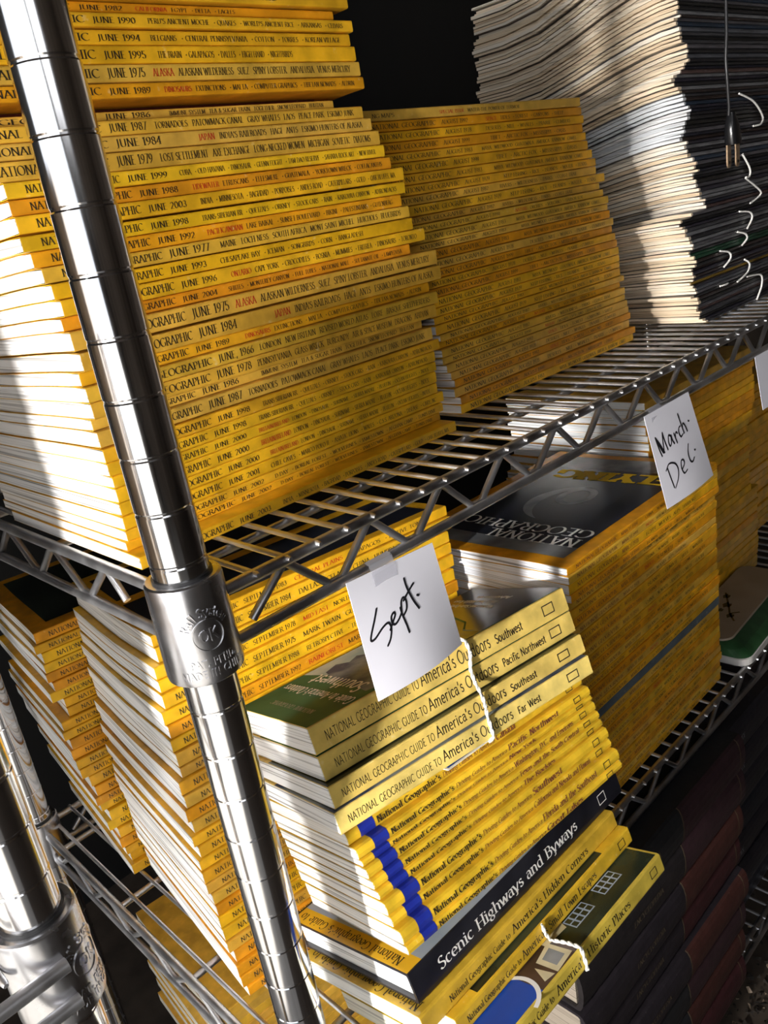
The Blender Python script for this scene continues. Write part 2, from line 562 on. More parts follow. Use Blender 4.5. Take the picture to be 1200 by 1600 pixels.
# left wall with the wide open doorway
m = MB()
m.box(-1300, -1200, -2600, -1500, -900, HT)
m.box(-1300, -1200, 800, 900, -900, HT)
m.box(-1300, -1200, -1500, 800, 750, HT)
m.build('wall_left', M['side_wall'], world=True)['kind'] = 'structure'
m = MB()
m.box(-1310, -1190, -1540, -1500, -850, 790)
m.box(-1310, -1190, 800, 840, -850, 790)
m.box(-1310, -1190, -1500, 800, 750, 790)
m.build('door_1', M['ceil'], world=True)['kind'] = 'structure'
slab('ground', -9000, -1300, -8000, 8000, -960, -900, M['ground'])

# ------------------------------------------------------------------ wire shelving
def post_mesh(z0, z1, r=13.2, g0=225.16):
    m = MB()
    prof = [(r - 1, z0), (r, z0 + 1)]
    z = g0 - 25.4 * math.floor((g0 - z0) / 25.4)
    while z < z1 - 3:
        prof += [(r, z - 1.1), (r - .35, z - .4), (r - .35, z + .4), (r, z + 1.1)]
        z += 25.4
    prof += [(r, z1 - 2), (r - 2, z1)]
    m.lathe(prof, 64)
    return m


def wrap(polys, r, a0, z0, s, depth, out, mb):
    """raise flat strokes off a cylinder; a0 in radians, s = mm per unit"""
    for q in polys:
        lo, hi = [], []
        for x, y in q:
            a = a0 + x * s / r
            lo.append(((r - .2) * math.cos(a), (r - .2) * math.sin(a), z0 + y * s))
            hi.append(((r + depth) * math.cos(a), (r + depth) * math.sin(a), z0 + y * s))
        n = len(q)
        mb.add(lo + hi, [tuple(range(n, 2 * n))] + [(i, (i + 1) % n, n + (i + 1) % n, n + i) for i in range(n)])


def collar(parent, loc, face, mark=True):
    """tapered sleeve with cast lettering; face = azimuth the mark looks to"""
    m = MB()
    ri, ro = 14.2, 18.2
    m.lathe([(ri, 14), (ro - 1.2, 14), (ro - .3, 13.2), (ro, 12), (ro + .5, -33), (ro + .2, -35), (ro - 1, -36), (ri, -36)], 64, closed=True)
    c = m.build('collar', M['cast'], parent, smooth=True, loc=loc, sharp=28)
    b = MB()
    b.lathe([(13.25, 15.2), (14.15, 15.2), (14.15, -37.5), (13.25, -37.5)], 48, closed=True)
    b.build('plastic_sleeve', M['cord'], c, smooth=True)
    if mark:
        k = MB()
        rr = ro + .25
        f0 = R(face)
        def ring(rad, wd, cz):
            for i in range(40):
                a, b_ = 2 * math.pi * i / 40, 2 * math.pi * (i + 1) / 40
                q = [((rad + d) * math.cos(t), (rad + d) * math.sin(t)) for t, d in ((a, 0), (b_, 0), (b_, wd), (a, wd))]
                wrap([q], rr, f0, cz, 1, .5, 1, k)
        ring(7.4, .7, -11)
        pol, w = text_quads('OK', .2, .2, False, .1)
        wrap([[(x - w / 2, y - .5) for x, y in q] for q in pol], rr, f0, -11, 5.2, .5, 1, k)
        arcs = 'Rail System'
        pol, w = text_quads(arcs, .22, .2, False, .14)
        s = 4.0
        for q in pol:
            qq = []
            for x, y in q:
                t = R(90) - (x - w / 2) * s / 11.2
                rad = 9.6 + y * s
                qq.append((rad * math.cos(t), rad * math.sin(t)))
            wrap([qq], rr, f0, -11, 1, .5, 1, k)
        for txt, zz in (('PAT. PEND.', -26), ('MADE IN CHINA', -31.4)):
            pol, w = text_quads(txt, .22, .2, False, .16)
            s = 3.3
            wrap([[(x - w / 2, y) for x, y in q] for q in pol], rr, f0, zz, s, .5, 1, k)
        k.build('cast_lettering', M['cast'], c)
    return c


def truss(m, a, b, h, n0, pitch, off, hook=.42):
    """two rails and the zigzag between two points (same z)"""
    a, b = Vector(a), Vector(b)
    d = (b - a).normalized()
    L = (b - a).length
    m.tube([a, b], 3.3, 10)
    dn = Vector((0, 0, -h))
    m.tube([a + dn, b + dn], 3.1, 10)
    pts = []
    s = n0
    o = Vector(off)
    while s < L - 8:
        p1 = a + d * s + o + Vector((0, 0, -2.6))
        p2 = a + d * (s + pitch * .5) + o + dn + Vector((0, 0, 2.2))
        pts += [p1 - d * 1.5, p1 + d * 1.5, p2 - d * 5, p2 + d * 5]
        s += pitch
    pts = [p for p in pts if (p - a).dot(d) < L - 4]
    if n0 > 26:
        pts = [a + d * (n0 - pitch * hook) + o + dn + Vector((0, 0, 5 + (.42 - hook) * 20))] + pts
    m.tube(pts, 2.3, 8)


def wire_shelf(parent, z, x0, x1, y0, y1, h=27, first=13, name='wire_shelf', fy=-6):
    s = bpy.data.objects.new(name, None)
    s.empty_display_size = .02
    COL.objects.link(s)
    s.parent = parent
    s.location = (0, 0, z * .001)
    m = MB()
    truss(m, (x0 + 15, fy, 0), (x1 - (15 if fy > -10 else -2), fy, 0), h, 53 - 15 if first == 13 else 30, 60, (0, 1.5, 0))
    m.build('front_rail', M['wire'], s, smooth=True)
    m = MB()
    truss(m, (x0 + 15, y1 + 4, 0), (x1 - 15, y1 + 4, 0), h, 38, 60, (0, -1.5, 0))
    m.build('back_rail', M['wire'], s, smooth=True)
    for xx, sg in ((x0, 1), (x1, -1)):
        m = MB()
        truss(m, (xx, 15, 0), (xx, y1 - 15, 0), h, 73, 70, (1.5 * sg, 0, 0), .22)
        m.build('side_rail', M['wire'], s, smooth=True)
    for yy in (43, 158, 272, 386):
        m = MB()
        m.tube([(x0, yy, -2.7), (x1, yy, -2.7)], 2.7, 8)
        m.build('support_wire', M['wire'], s, smooth=True)
    m = MB()
    x = x0 + first
    while x < x1 - 8:
        m.tube([(x, -11, 1.2), (x, -9, 1.5), (x, y1 + 8, 1.5)], [1.2, 1.7, 1.7], 7)
        x += 20
    m.build('deck_wires', M['wire'], s, smooth=True)
    return s


unit = empty('wire_shelving', P(0, 0, 0), label='chrome wire shelving unit whose tall front left post stands before the stacks', cat='shelving')
PX, PY = 1219, 430
for (x, y) in ((0, 0), (0, PY), (PX, 0), (PX, PY)):
    post_mesh(-850, 690).build('post', M['chrome'], unit, smooth=True, sharp=12, loc=(x * .001, y * .001, 0))
    for z in (0, -356, -739):
        collar(unit, (x * .001, y * .001, z * .001), 258, (x, y) == (0, 0) and z == 0)
for z in (0, -356, -739):
    wire_shelf(unit, z - 3.1 + 3.1, 0, PX, 0, PY)

unit2 = empty('wire_shelving', P(-107, 2, 0), label='second chrome wire shelving unit at the lower left edge, seen by one post', cat='shelving')
for (x, y) in ((0, 0), (0, PY), (-700, 0), (-700, PY)):
    post_mesh(-850, 120 if x == 0 else 120).build('post', M['chrome'], unit2, smooth=True, sharp=12, loc=(x * .001, y * .001, 0))
    collar(unit2, (x * .001, y * .001, -.114), 308, (x, y) == (0, 0))
wire_shelf(unit2, -117, -700, 0, 0, PY, 20, 20, fy=-21)

# ------------------------------------------------------------------ magazines and books
def smooth01(t):
    t = max(0.0, min(1.0, t))
    return t * t * (3 - 2 * t)


def cover_and_pages(root, L, D, t, base=0.0, k=0.0, c=.22, rc=.9, inset=-.15, color=(.8, .5, .03), pcolor=(.85, .85, .82),
                    cmat='cover', pmat='pages', bulge=0.0, pagex=0.0, cname='cover', yoff=0.0):
    s0_ = smooth01(yoff / (.8 * D))

    def zb(y):
        return base * (1 - k * (smooth01((y + yoff) / (.8 * D)) - s0_)) - base
    def zt(y):
        return (base + t) * (1 - k * (smooth01((y + yoff) / (.8 * D)) - s0_)) - base
    ys = [D, .82 * D, .64 * D, .46 * D, .3 * D, .17 * D, .08 * D]
    rc = min(rc, t * .4)
    outer = [(y, zb(y)) for y in ys] + [(rc * 1.2, 0), (rc * .3, rc * .3), (0, rc), (-bulge, t * .5), (0, t - rc), (rc * .3, t - rc * .3), (rc * 1.2, t)] + [(y, zt(y)) for y in ys[::-1]]
    inner = [(y, zb(y) + c) for y in ys] + [(rc * 1.2 + c * .5, c), (rc * .3 + c, rc * .3 + c * .8), (c, rc + .1), (c - bulge, t * .5), (c, t - rc - .1), (rc * .3 + c, t - rc * .3 - c * .8), (rc * 1.2 + c * .5, t - c)] + [(y, zt(y) - c) for y in ys[::-1]]
    n = len(outer)
    m = MB()
    vs = [(0, y, z) for y, z in outer] + [(L, y, z) for y, z in outer] + [(0, y, z) for y, z in inner] + [(L, y, z) for y, z in inner]
    fs = []
    for i in range(n - 1):
        fs += [(i, i + 1, n + i + 1, n + i), (2 * n + i, 3 * n + i, 3 * n + i + 1, 2 * n + i + 1),
               (i, 2 * n + i, 2 * n + i + 1, i + 1), (n + i, n + i + 1, 3 * n + i + 1, 3 * n + i)]
    fs += [(0, n, 3 * n, 2 * n), (n - 1, 3 * n - 1, 4 * n - 1, 2 * n - 1)]
    m.add(vs, fs)
    co = m.build(cname, M[cmat], root, color=color)
    m = MB()
    st = [c + .4, .08 * D, .17 * D, .3 * D, .46 * D, .64 * D, .82 * D, D - 1.2]
    vs, fs = [], []
    for y in st:
        s = 0.05 if y > c + .5 else min(.5, t * .1)
        lo, hi = zb(y) + c + s, zt(y) - c - s
        vs += [(inset + pagex, y, lo), (L - inset, y, lo), (L - inset, y, hi), (inset + pagex, y, hi)]
    for i in range(len(st) - 1):
        for q in range(4):
            q2 = (q + 1) % 4
            fs.append((i * 4 + q, i * 4 + q2, i * 4 + 4 + q2, i * 4 + 4 + q))
    fs += [(3, 2, 1, 0), tuple(4 * (len(st) - 1) + q for q in range(4))]
    m.add(vs, fs)
    m.build('pages', M[pmat], root, color=pcolor)
    return co


INK = {'k': 0, 'r': 1, 'b': 2}
INKM = [M['ink'], M['red'], M['brown_ink']]


def spine_text(root, t, items, y=-.07, **kw):
    """items: (text, x0, x1 or None, cap, ink, baseline)"""
    L_ = Lettering()
    for txt, x0, x1, cap, ink, bz in items:
        L_.line(txt, (x0, y, bz), (1, 0, 0), (0, 0, 1), cap, None if x1 is None else x1 - x0, INK[ink], **kw)
    if L_.v:
        L_.build('spine_lettering', INKM, root)


def spread(parts, x0, x1, cap, t_, maxscale=1.25):
    """lay the topic phrases out between x0 and x1"""
    ws = [text_quads(p)[1] for p, _ in parts]
    gap = 1.1
    tot = sum(ws) + gap * (len(ws) - 1)
    s = min((x1 - x0) / tot, cap * maxscale)
    out = []
    x = x0
    for (p, ink), w in zip(parts, ws):
        out.append((p, x, x + w * s, cap, ink, t_))
        x += (w + gap) * s
    return out


def magazine(loc, L, D, t, label, group, base=0, k=.05, yaw=0.0, color=(.8, .5, .03), pcolor=(.85, .85, .82), items=(), name='magazine', cat='magazine', **kw):
    root = empty(name, P(*loc), (0, 0, yaw), label, cat, group)
    cover_and_pages(root, L, D, t, base, k, color=color, pcolor=pcolor, **kw)
    if items:
        spine_text(root, t, items)
    return root


OLD = (.76, .43, .05)
MID = (.84, .43, .018)
NEW = (.9, .5, .016)
ORA = (.8, .34, .012)


def tone(c, a=.06):
    f = 1 + random.uniform(-a, a)
    return (c[0] * f, c[1] * f * (1 + random.uniform(-.04, .04)), c[2] * random.uniform(.8, 1.3))


def ptone():
    b = random.uniform(.72, .9)
    w = random.uniform(0, .08)
    return (b, b - w * .4, b - w)


# ---- June stack, upper shelf front left: (x right, z bottom, z top, date x, topics x, date, tone, setback, topics)
JUNE = [
 (252.5, 3.4, 10.4, 66.5, 97.6, 'JUNE 2003', NEW, -12, 'INDIA*MINNESOTA*BAGHDAD*PORPOISES*ANDES ROAD*CATERPILLARS*GOLD*OAK BLUFFS, MA'),
 (252.0, 10.6, 16.0, 79.0, 108.1, 'JUNE 2002', MID, 1.5, 'D-DAY*BOREAL FOREST*WOLVERINES*JAMESTOWN*AFGHAN CAMP*TUNIS DIVE'),
 (255.1, 16.1, 22.2, 73.8, 104.1, 'JUNE 2002', MID, 0, 'D-DAY*BOREAL FOREST*WOLVERINES*JAMESTOWN*AFGHAN CAMP*TUNIS DIVE'),
 (258.6, 22.3, 29.6, 72.7, 103.3, 'JUNE 2001', NEW, 0, 'CHILE CAVES*MARCO POLO II*ASIATIC LIONS*WALES*C.S.S. ARIZONA*DISEASE*CARY, NC'),
 (253.3, 29.8, 36.9, 74.6, 104.9, 'JUNE 2000', NEW, .5, '!BRITAIN/IRELAND|LONDON*DINOSAUR*SURINAME*SIERRA MADRE*BLUEFIN*OCEAN HEIGHTS*INDEX'),
 (253.6, 37.1, 45.0, 69.0, 99.9, 'JUNE 2000', NEW, 0, '!BRITAIN/IRELAND|LONDON*DINOSAUR*SURINAME*SIERRA MADRE*BLUEFIN*OCEAN HEIGHTS*INDEX'),
 (254.9, 45.1, 51.4, 69.0, 100.1, 'JUNE 2000', NEW, 0, '!BRITAIN/IRELAND|LONDON*DINOSAUR*SURINAME*SIERRA MADRE*BLUEFIN*OCEAN HEIGHTS*INDEX'),
 (255.8, 51.5, 58.7, 70.8, 101.8, 'JUNE 1998', NEW, 0, 'TRANS-SIBERIAN RR*QUETZALS*ORKNEY*STOCK CARS*RAIN*KAIKOURA CANYON*ADIRONDACKS'),
 (260.0, 59.0, 66.2, 74.5, 105.7, 'JUNE 1998', MID, -1, 'TRANS SIBERIAN RR*QUETZALS*ORKNEY*STOCK CARS*RAIN*KAIKOURA CANYON*ADIRONDACKS'),
 (255.2, 66.9, 75.1, 71.6, 98.5, 'JUNE 1987', OLD, 0, 'TORNADOES|PATOWMACK CANAL|GRAY WHALES|LAOS|PEACE PARK|ESKIMO JUNK'),
 (250.7, 75.3, 81.2, 71.9, 112.7, 'JUNE 1986', OLD, 4, 'IMMUNE SYSTEM|TEA & SUGAR TRAIN|TOGETHER|SNOW LEOPARD|BHUTAN'),
 (260.8, 81.3, 89.5, 80.6, 108.6, 'JUNE 1978', OLD, 0, 'PENNSYLVANIA|GLASS WRECK|BURGUNDY|AIR & SPACE MUSEUM|DRAGONS|ABIDJAN'),
 (264.1, 89.7, 97.5, 83.8, 112.0, 'JUNE, 1966', OLD, -.5, 'LONDON|NEW BRITAIN|REVISED WORLD ATLAS|LOIRE|BASQUE SHEEPHERDERS'),
 (261.9, 97.7, 104.6, 73.5, 106.6, 'JUNE 1989', MID, 3, '!DINOSAURS|EXTINCTIONS*MALTA*COMPUTER GRAPHICS*TIBETAN NOMADS*ALDRIN'),
 (269.0, 104.9, 113.9, 74.8, 125.9, 'JUNE 1984', OLD, -1.5, "!JAPAN|INDIA'S RAILROADS|HAGI|ANTS|ESKIMO HUNTERS OF ALASKA"),
 (267.3, 115.0, 124.3, 73.8, 101.6, 'JUNE 1975', OLD, -1, '!ALASKA|ALASKAN WILDERNESS|SUEZ|SPINY LOBSTER|ANDALUSIA|VENUS MERCURY'),
 (249.3, 124.5, 131.0, 73.4, 103.0, 'JUNE 2004', ORA, 4, 'SHIITES*MONTEREY CANYON*FUEL TUBES*NATIONAL MALL*SULTANATE OIL*LAMPEDUSA'),
 (259.5, 131.4, 139.2, 71.5, 103.1, 'JUNE 1996', NEW, -1, '!ONTARIO|CAPE YORK*CROCODILES*BOSNIA*MUMMIES*ERITREA*DINOSAURS*TORONTO'),
 (249.9, 139.5, 146.8, 67.7, 98.7, 'JUNE 1993', NEW, 0, 'CHESAPEAKE BAY*ICEMAN*SONGBIRDS*CORN*BANGLADESH'),
 (248.6, 147.3, 154.4, 69.6, 101.2, 'JUNE 1977', OLD, .5, 'MAINE|LOCH NESS|SOUTH AFRICA|MONT SAINT MICHEL|HUICHOLS|BLUEBIRDS'),
 (244.0, 154.6, 161.8, 65.6, 95.5, 'JUNE 1992', ORA, 1.5, '!PACIFIC/INDIAN|LAKE BAIKAL*SUNSET BOULEVARD*BIKINI*PALESTINIANS*GUTENBERG'),
 (246.9, 162.0, 168.9, 62.1, 92.6, 'JUNE 1998', NEW, -1, 'TRANS-SIBERIAN RR*QUETZALS*ORKNEY*STOCK CARS*RAIN*KAIKOURA CANYON*ADIRONDACKS'),
 (246.9, 169.8, 177.4, 63.2, 93.9, 'JUNE 2003', NEW, -1, 'INDIA*MINNESOTA*BAGHDAD*PORPOISES*ANDES ROAD*CATERPILLARS*GOLD*OAK BLUFFS, MA'),
 (239.7, 177.6, 184.4, 61.8, 92.5, 'JUNE 1988', ORA, 1.5, '!TIDEWATER|ETRUSCANS*ELLESMERE*GUATEMALA*YORKTOWN WRECK*COELACANTHS'),
 (234.0, 184.8, 191.6, 56.6, 86.0, 'JUNE 1999', NEW, 0, 'CUBA*OLD HAVANA*DINOSAUR*GLENN FLIGHT*TAM DAO RESERVE*SAHARA ROCK ART*NEW RIVER'),
 (232.5, 191.8, 200.0, 53.4, 77.3, 'JUNE 1979', OLD, 0, 'LOST SETTLEMENT|AXE EXCHANGE|LONG-NECKED WOMEN|MICHIGAN|SOVIETIC|DIATOMS'),
 (226.4, 200.3, 207.1, 55.1, 101.8, 'JUNE 1984', OLD, 0, "!JAPAN|INDIA'S RAILROADS|HAGI|ANTS|ESKIMO HUNTERS OF ALASKA"),
 (222.1, 207.3, 214.0, 53.7, 78.3, 'JUNE 1987', OLD, 0, 'TORNADOES|PATOWMACK CANAL|GRAY WHALES|LAOS|PEACE PARK|ESKIMO JUNK'),
 (204.3, 214.2, 218.8, 56.6, 92.2, 'JUNE 1986', OLD, 7, 'IMMUNE SYSTEM|TEA & SUGAR TRAIN|TOGETHER|SNOW LEOPARD|BHUTAN'),
 (203.0, 219.6, 222.2, 0, 0, '', (.07, .015, .012), 20, ''),  # added filler, dark colour and setback stand for the dark gap
 (224.6, 223.0, 229.5, 57.8, 87.6, 'JUNE 1989', ORA, -1, '!DINOSAURS|EXTINCTIONS*MALTA*COMPUTER GRAPHICS*TIBETAN NOMADS*ALDRIN'),
 (223.9, 230.0, 237.7, 59.6, 84.0, 'JUNE 1975', OLD, 0, '!ALASKA|ALASKAN WILDERNESS|SUEZ|SPINY LOBSTER|ANDALUSIA|VENUS MERCURY'),
 (221.6, 237.9, 245.6, 60.0, 88.6, 'JUNE 1995', MID, 0, 'THE BRAIN*GALAPAGOS*DALLES*HIGH HAND*NIGHTBIRDS'),
 (219.8, 245.8, 252.2, 59.2, 87.0, 'JUNE 1994', MID, 0, 'BELGIANS*CENTRAL PENNSYLVANIA*COTTON*TORRES*KOREAN VILLAGE'),
 (222.6, 253.0, 259.0, 58.2, 87.0, 'JUNE 1990', MID, -1, "PERU'S ANCIENT MOCHE*QUAKES*WORLD'S ANCIENT RICE*ARKANSAS*CEDARS"),
 (211.5, 259.6, 264.2, 55, 84.0, 'JUNE 1982', ORA, 3, '!CALIFORNIA|EGYPT*DELTA*EAGLES'),
 (221.0, 264.9, 272.0, 57, 88.0, 'JUNE 1991', MID, -1, 'ENDANGERED*GARDENS*RIVERS'),
]


def topics(txt):
    out = []
    for p in txt.split('|'):
        ink = 'k'
        if p.startswith('!'):
            ink, p = 'r', p[1:]
        for i, q in enumerate(p.split('*')):
            out.append((('* ' if i else '') + q, ink))
    return out


def prof(tab, z):
    if z <= tab[0][0]:
        return tab[0][1]
    for (z0, x0), (z1, x1) in zip(tab, tab[1:]):
        if z <= z1:
            return x0 + (x1 - x0) * (z - z0) / (z1 - z0)
    return tab[-1][1]


JLEFT = [(5, 4.5), (10, 5), (20, 7), (38, 8), (70, 6.3), (80, 7.5), (103, 6.9), (112, 8.6), (121, 6.7), (139, 6.5), (146, 4.2), (156, 1.7), (163, -2), (168, -4), (176, -2.4), (186, -3)]
for i, (xr, zb_, zt_, dx, tx, date, tn, sb, tp) in enumerate(JUNE):
    t = zt_ - zb_
    zm = (zb_ + zt_) / 2
    xl = prof(JLEFT, zm) + random.uniform(-.35, .35) if zm < 190 else xr - 248
    LL = xr - xl
    if date:
        cap = t * .47
        bz = t * .27
        old = tn is OLD
        items = [('NATIONAL GEOGRAPHIC', 9, dx - xl - 4.2, cap, 'k', bz),
                 (date, dx - xl, dx - xl + min(22 if not old else 24.5, tx - dx - 4.5), cap * (1.08 if old else .86), 'k', bz)]
        tcap = t * (.42 if old else .36)
        items += spread(topics(tp), tx - xl, LL - 8 if i not in (18, 32) else 200, tcap, bz + .2, 1.5)
        lab = f'yellow {date} magazine, {ordw(i + 1)} from the bottom of the tall upper shelf left stack'
    else:
        items = ()
        lab = 'dark red filler magazine added in a dark gap of the upper shelf left stack'
    magazine((xl, 62 + sb, zb_), LL, 172, t, lab, 'June magazines in the tall front stack', zb_ - 3, .035, R(random.uniform(-.25, .25)), tone(tn), ptone(), items, yoff=sb)

# ---- generic stacks
def fill(z0, z1, tmean, jit=.18):
    ts = []
    n = round((z1 - z0) / tmean)
    w = [1 + random.uniform(-jit, jit) for _ in range(n)]
    s = (z1 - z0) / sum(w)
    return [a * s for a in w]


AUG_T = [('MAYA|WILDWOOD|GUATEMALA|AMERICA|RAINBOW|CAMEL', 'AUGUST 1983'), ('RIVERS*WILDERNESS*PARKS*COAST TRAIL', 'AUGUST 1982'), ('!SPACE|TIDES*FOREST*CANYONS*SHEEP', 'AUGUST 1992'),
         ('TIBET*ARCTIC FOX*MISSISSIPPI*OASIS', 'AUGUST 1999'), ('KEEP FISHING*RICE*ISLANDS*WATER*TEXAS', 'AUGUST 1979'), ('!NATURE|ORCHIDS*VOLCANO*HARBOR SEAL', 'AUGUST 1990'),
         ('DESERTS*NILE*WHALES*PRAIRIE*CLIMBERS', 'AUGUST 1978')]
augp = [(3, 541.5), (27, 536), (51, 528), (82, 523.5), (99, 519), (120, 511), (144, 501), (156, 493), (168, 492), (176, 483), (190, 478), (213, 480)]
zc = 3.4
augs = fill(3.4, 213, 6.35)
AN = len(augs)
for i, t in enumerate(augs):
    xr = prof(augp, zc + t / 2) + random.uniform(-2, 2)
    sb = random.uniform(-1.2, 1.2)
    if i == AN - 10:
        xr += 11
    if i in (AN - 11, 8):
        sb = 4
    if i == AN - 1:
        xr -= 3
    th = AUG_T[(i * 3 + i // 4) % 7]
    if 18 <= i <= 20:
        th = AUG_T[0]
    tn = (MID, OLD, ORA, MID, OLD)[(i * 2 + i // 3) % 5]
    xl = xr - 252
    cap, bz = t * .42, t * .28
    s0 = 11 + random.uniform(-1.5, 1.5)
    items = [('NATIONAL GEOGRAPHIC', s0, s0 + 62, cap, 'k', bz), (th[1], s0 + 68, s0 + 96, cap * .95, 'k', bz)] + spread(topics(th[0]), s0 + 106 + random.uniform(0, 14), 238, t * .36, bz, 1.6)
    if i == AN - 1:
        items = [('NG MAPS', s0 + 6, s0 + 26, cap * .8, 'k', bz)] + spread([('SPECIAL ISSUE', 'r'), ('WATER*THE POWER OF TURMOIL', 'k')], s0 + 70, 238, t * .3, bz, 1.6)
    magazine((xl, 74 + sb, zc), 252, 172, t - .28, f'yellow August magazine, {ordw(AN - i)} from the top of the middle stack on the upper shelf', 'August magazines in the middle stack',
             zc - 3, .04, R(random.uniform(-.3, .3)), tone(tn), ptone(), items, yoff=sb)
    zc += t

# ---- old dark-spined magazines, upper shelf right
comp = [(3, 610), (22, 598), (40, 588), (60, 592), (78, 586), (90, 580), (100, 568), (108, 618), (125, 604), (145, 598), (160, 588), (170, 572), (190, 592), (205, 580), (215, 562), (228, 590), (240, 585), (252, 575), (290, 575), (370, 580)]
zc = 3.4
coms = fill(3.4, 372, 3.2, .25)
for i, t in enumerate(coms):
    xl = prof(comp, zc) + random.uniform(-5, 5) + 5
    white = 165 < zc < 205
    pc = random.choice([(.66, .68, .7), (.7, .7, .7)]) if white else random.choice([(.74, .6, .42), (.78, .64, .47), (.68, .53, .36), (.8, .68, .52), (.8, .72, .6)])
    dc = random.choice([(.012, .012, .016), (.016, .016, .018), (.02, .018, .03), (.012, .014, .026), (.03, .02, .018), (.014, .014, .014), (.05, .05, .056), (.09, .085, .095), (.02, .035, .06), (.09, .095, .11), (.18, .18, .19), (.08, .045, .04)])
    if i in (20, 21):
        dc = (.012, .06, .03)
    if i == 13:
        dc = (.26, .16, .02)
    yo = random.uniform(-1, 1)
    root = magazine((xl, 40 + yo, zc), 268, 215, t - .24, f'thin dark-spined old magazine, {ordw(i + 1)} from the bottom of the upper shelf right stack',
                    'dark-spined old magazines', zc - 3, .13, 0, dc, pc, (), yoff=yo, cmat='dark_cover', pmat='rough_pages', c=.1, rc=1.3, inset=-random.choice([random.uniform(1, 3), random.uniform(2, 6)]), pagex=0, bulge=.25)
    zc += t
CN = len(coms)

# white twine ends that loop out of the dark stack
loops = [[(692, 202.2), (717.8, 194.2), (738.7, 180.9), (735.7, 173.6), (723.6, 172.5)], [(698.2, 148.8), (708.4, 135.3), (708.3, 127.7), (699.4, 126.7), (717.2, 119.2), (735.7, 108.9), (715.6, 101.9)],
         [(690.1, 97), (707.9, 94.3), (713.9, 88.1), (707.7, 78.5)], [(685.3, 78.4), (697.1, 75), (701.6, 70.1), (695.4, 64.2)], [(646.3, 65.9), (660.3, 62.6), (663, 56.2), (654.2, 49.7)],
         [(701.3, 49.7), (707.4, 44.4), (701.1, 36.5), (684.3, 30.5)], [(645.1, 33), (654, 33.4), (662.3, 33.1)], [(707.2, 31.7), (734.1, 29.2), (737.4, 18.2), (730.9, 4)]]


def smooth_line(st, k=5):
    P_ = [Vector(q) for q in [st[0]] + list(st) + [st[-1]]]
    out = []
    for a, b, c, d in zip(P_, P_[1:], P_[2:], P_[3:]):
        for j in range(k):
            t = j / k
            out.append(.5 * (2 * b + (c - a) * t + (2 * a - 5 * b + 4 * c - d) * t * t + (3 * b - a - 3 * c + d) * t ** 3))
    return out + [P_[-1]]


for i, l in enumerate(loops):
    m = MB()
    n_ = len(l)
    m.tube(smooth_line([(x, 38.6 if j in (0, n_ - 1) else 36.0, z) for j, (x, z) in enumerate(l)]), .95, 8)
    o = m.build('string_loop', M['twine'], None, True, world=True)
    tag(o, f'white string end looping from the dark upper right stack, {ordw(i + 1)} from the top', 'string', 'white string ends')

# hanging black cord with its plug
root = empty('power_cord', P(616, 16, 349), label='black power cord with two-pin plug hanging before the dark upper right stack', cat='cord')
m = MB()
m.tube([(-6, -2, 180), (-5, -2, 60), (-6, -2, -60), (-5, -2, -130), (-8, -2, -152), (-4, -2, -180), (1, -1, -200), (2, 0, -208)], 1.8, 9)
m.build('cable', M['cord'], root, True)
m = MB()
sec = [(-205, 4.2, 3.6), (-209, 5.2, 4.2), (-214, 8, 5.5), (-222, 10, 6.5), (-234, 11, 7), (-238, 10.6, 6.6)]
vs, fs = [], []
for (z, a, b) in sec:
    for k_ in range(20):
        q = 2 * math.pi * k_ / 20
        vs.append((8 + (z + 205) * -.16 + a * math.copysign(abs(math.cos(q)) ** .6, math.cos(q)), b * math.copysign(abs(math.sin(q)) ** .6, math.sin(q)), z))
for i in range(len(sec) - 1):
    for k_ in range(20):
        k2 = (k_ + 1) % 20
        fs.append((i * 20 + k_, i * 20 + k2, i * 20 + 20 + k2, i * 20 + 20 + k_))
fs += [tuple(range(20)), tuple(100 + k_ for k_ in range(20))]
m.add(vs, fs)
pl = m.build('plug', M['plug'], root, True)
for xx in (-1, 21):
    m = MB()
    n = 10
    prof_ = [(-4.6, 0), (4.6, 0), (4.6, -18)] + [(4.6 * math.cos(R(-a)), -19 + 4.6 * math.sin(R(-a))) for a in range(0, 181, 20)] + [(-4.6, -18)]
    vs = [(xx + x_ + 2, y_, -238 + z_) for y_ in (-.8, .8) for x_, z_ in prof_]
    q = len(prof_)
    m.add(vs, [tuple(range(q))[::-1], tuple(range(q, 2 * q))] + [(j, (j + 1) % q, q + (j + 1) % q, q + j) for j in range(q)])
    pr_ = m.build('prong', M['prong'], pl)
    m = MB()
    m.lathe([(1.5, -.1), (1.7, .1)], 12)
    hole = m.build('prong_hole', M['plug'], pr_)
    hole.location = ((xx + 2) * .001, -.00095, -.256)
    hole.rotation_euler = (R(90), 0, 0)
root.scale = (.8, .8, .8)

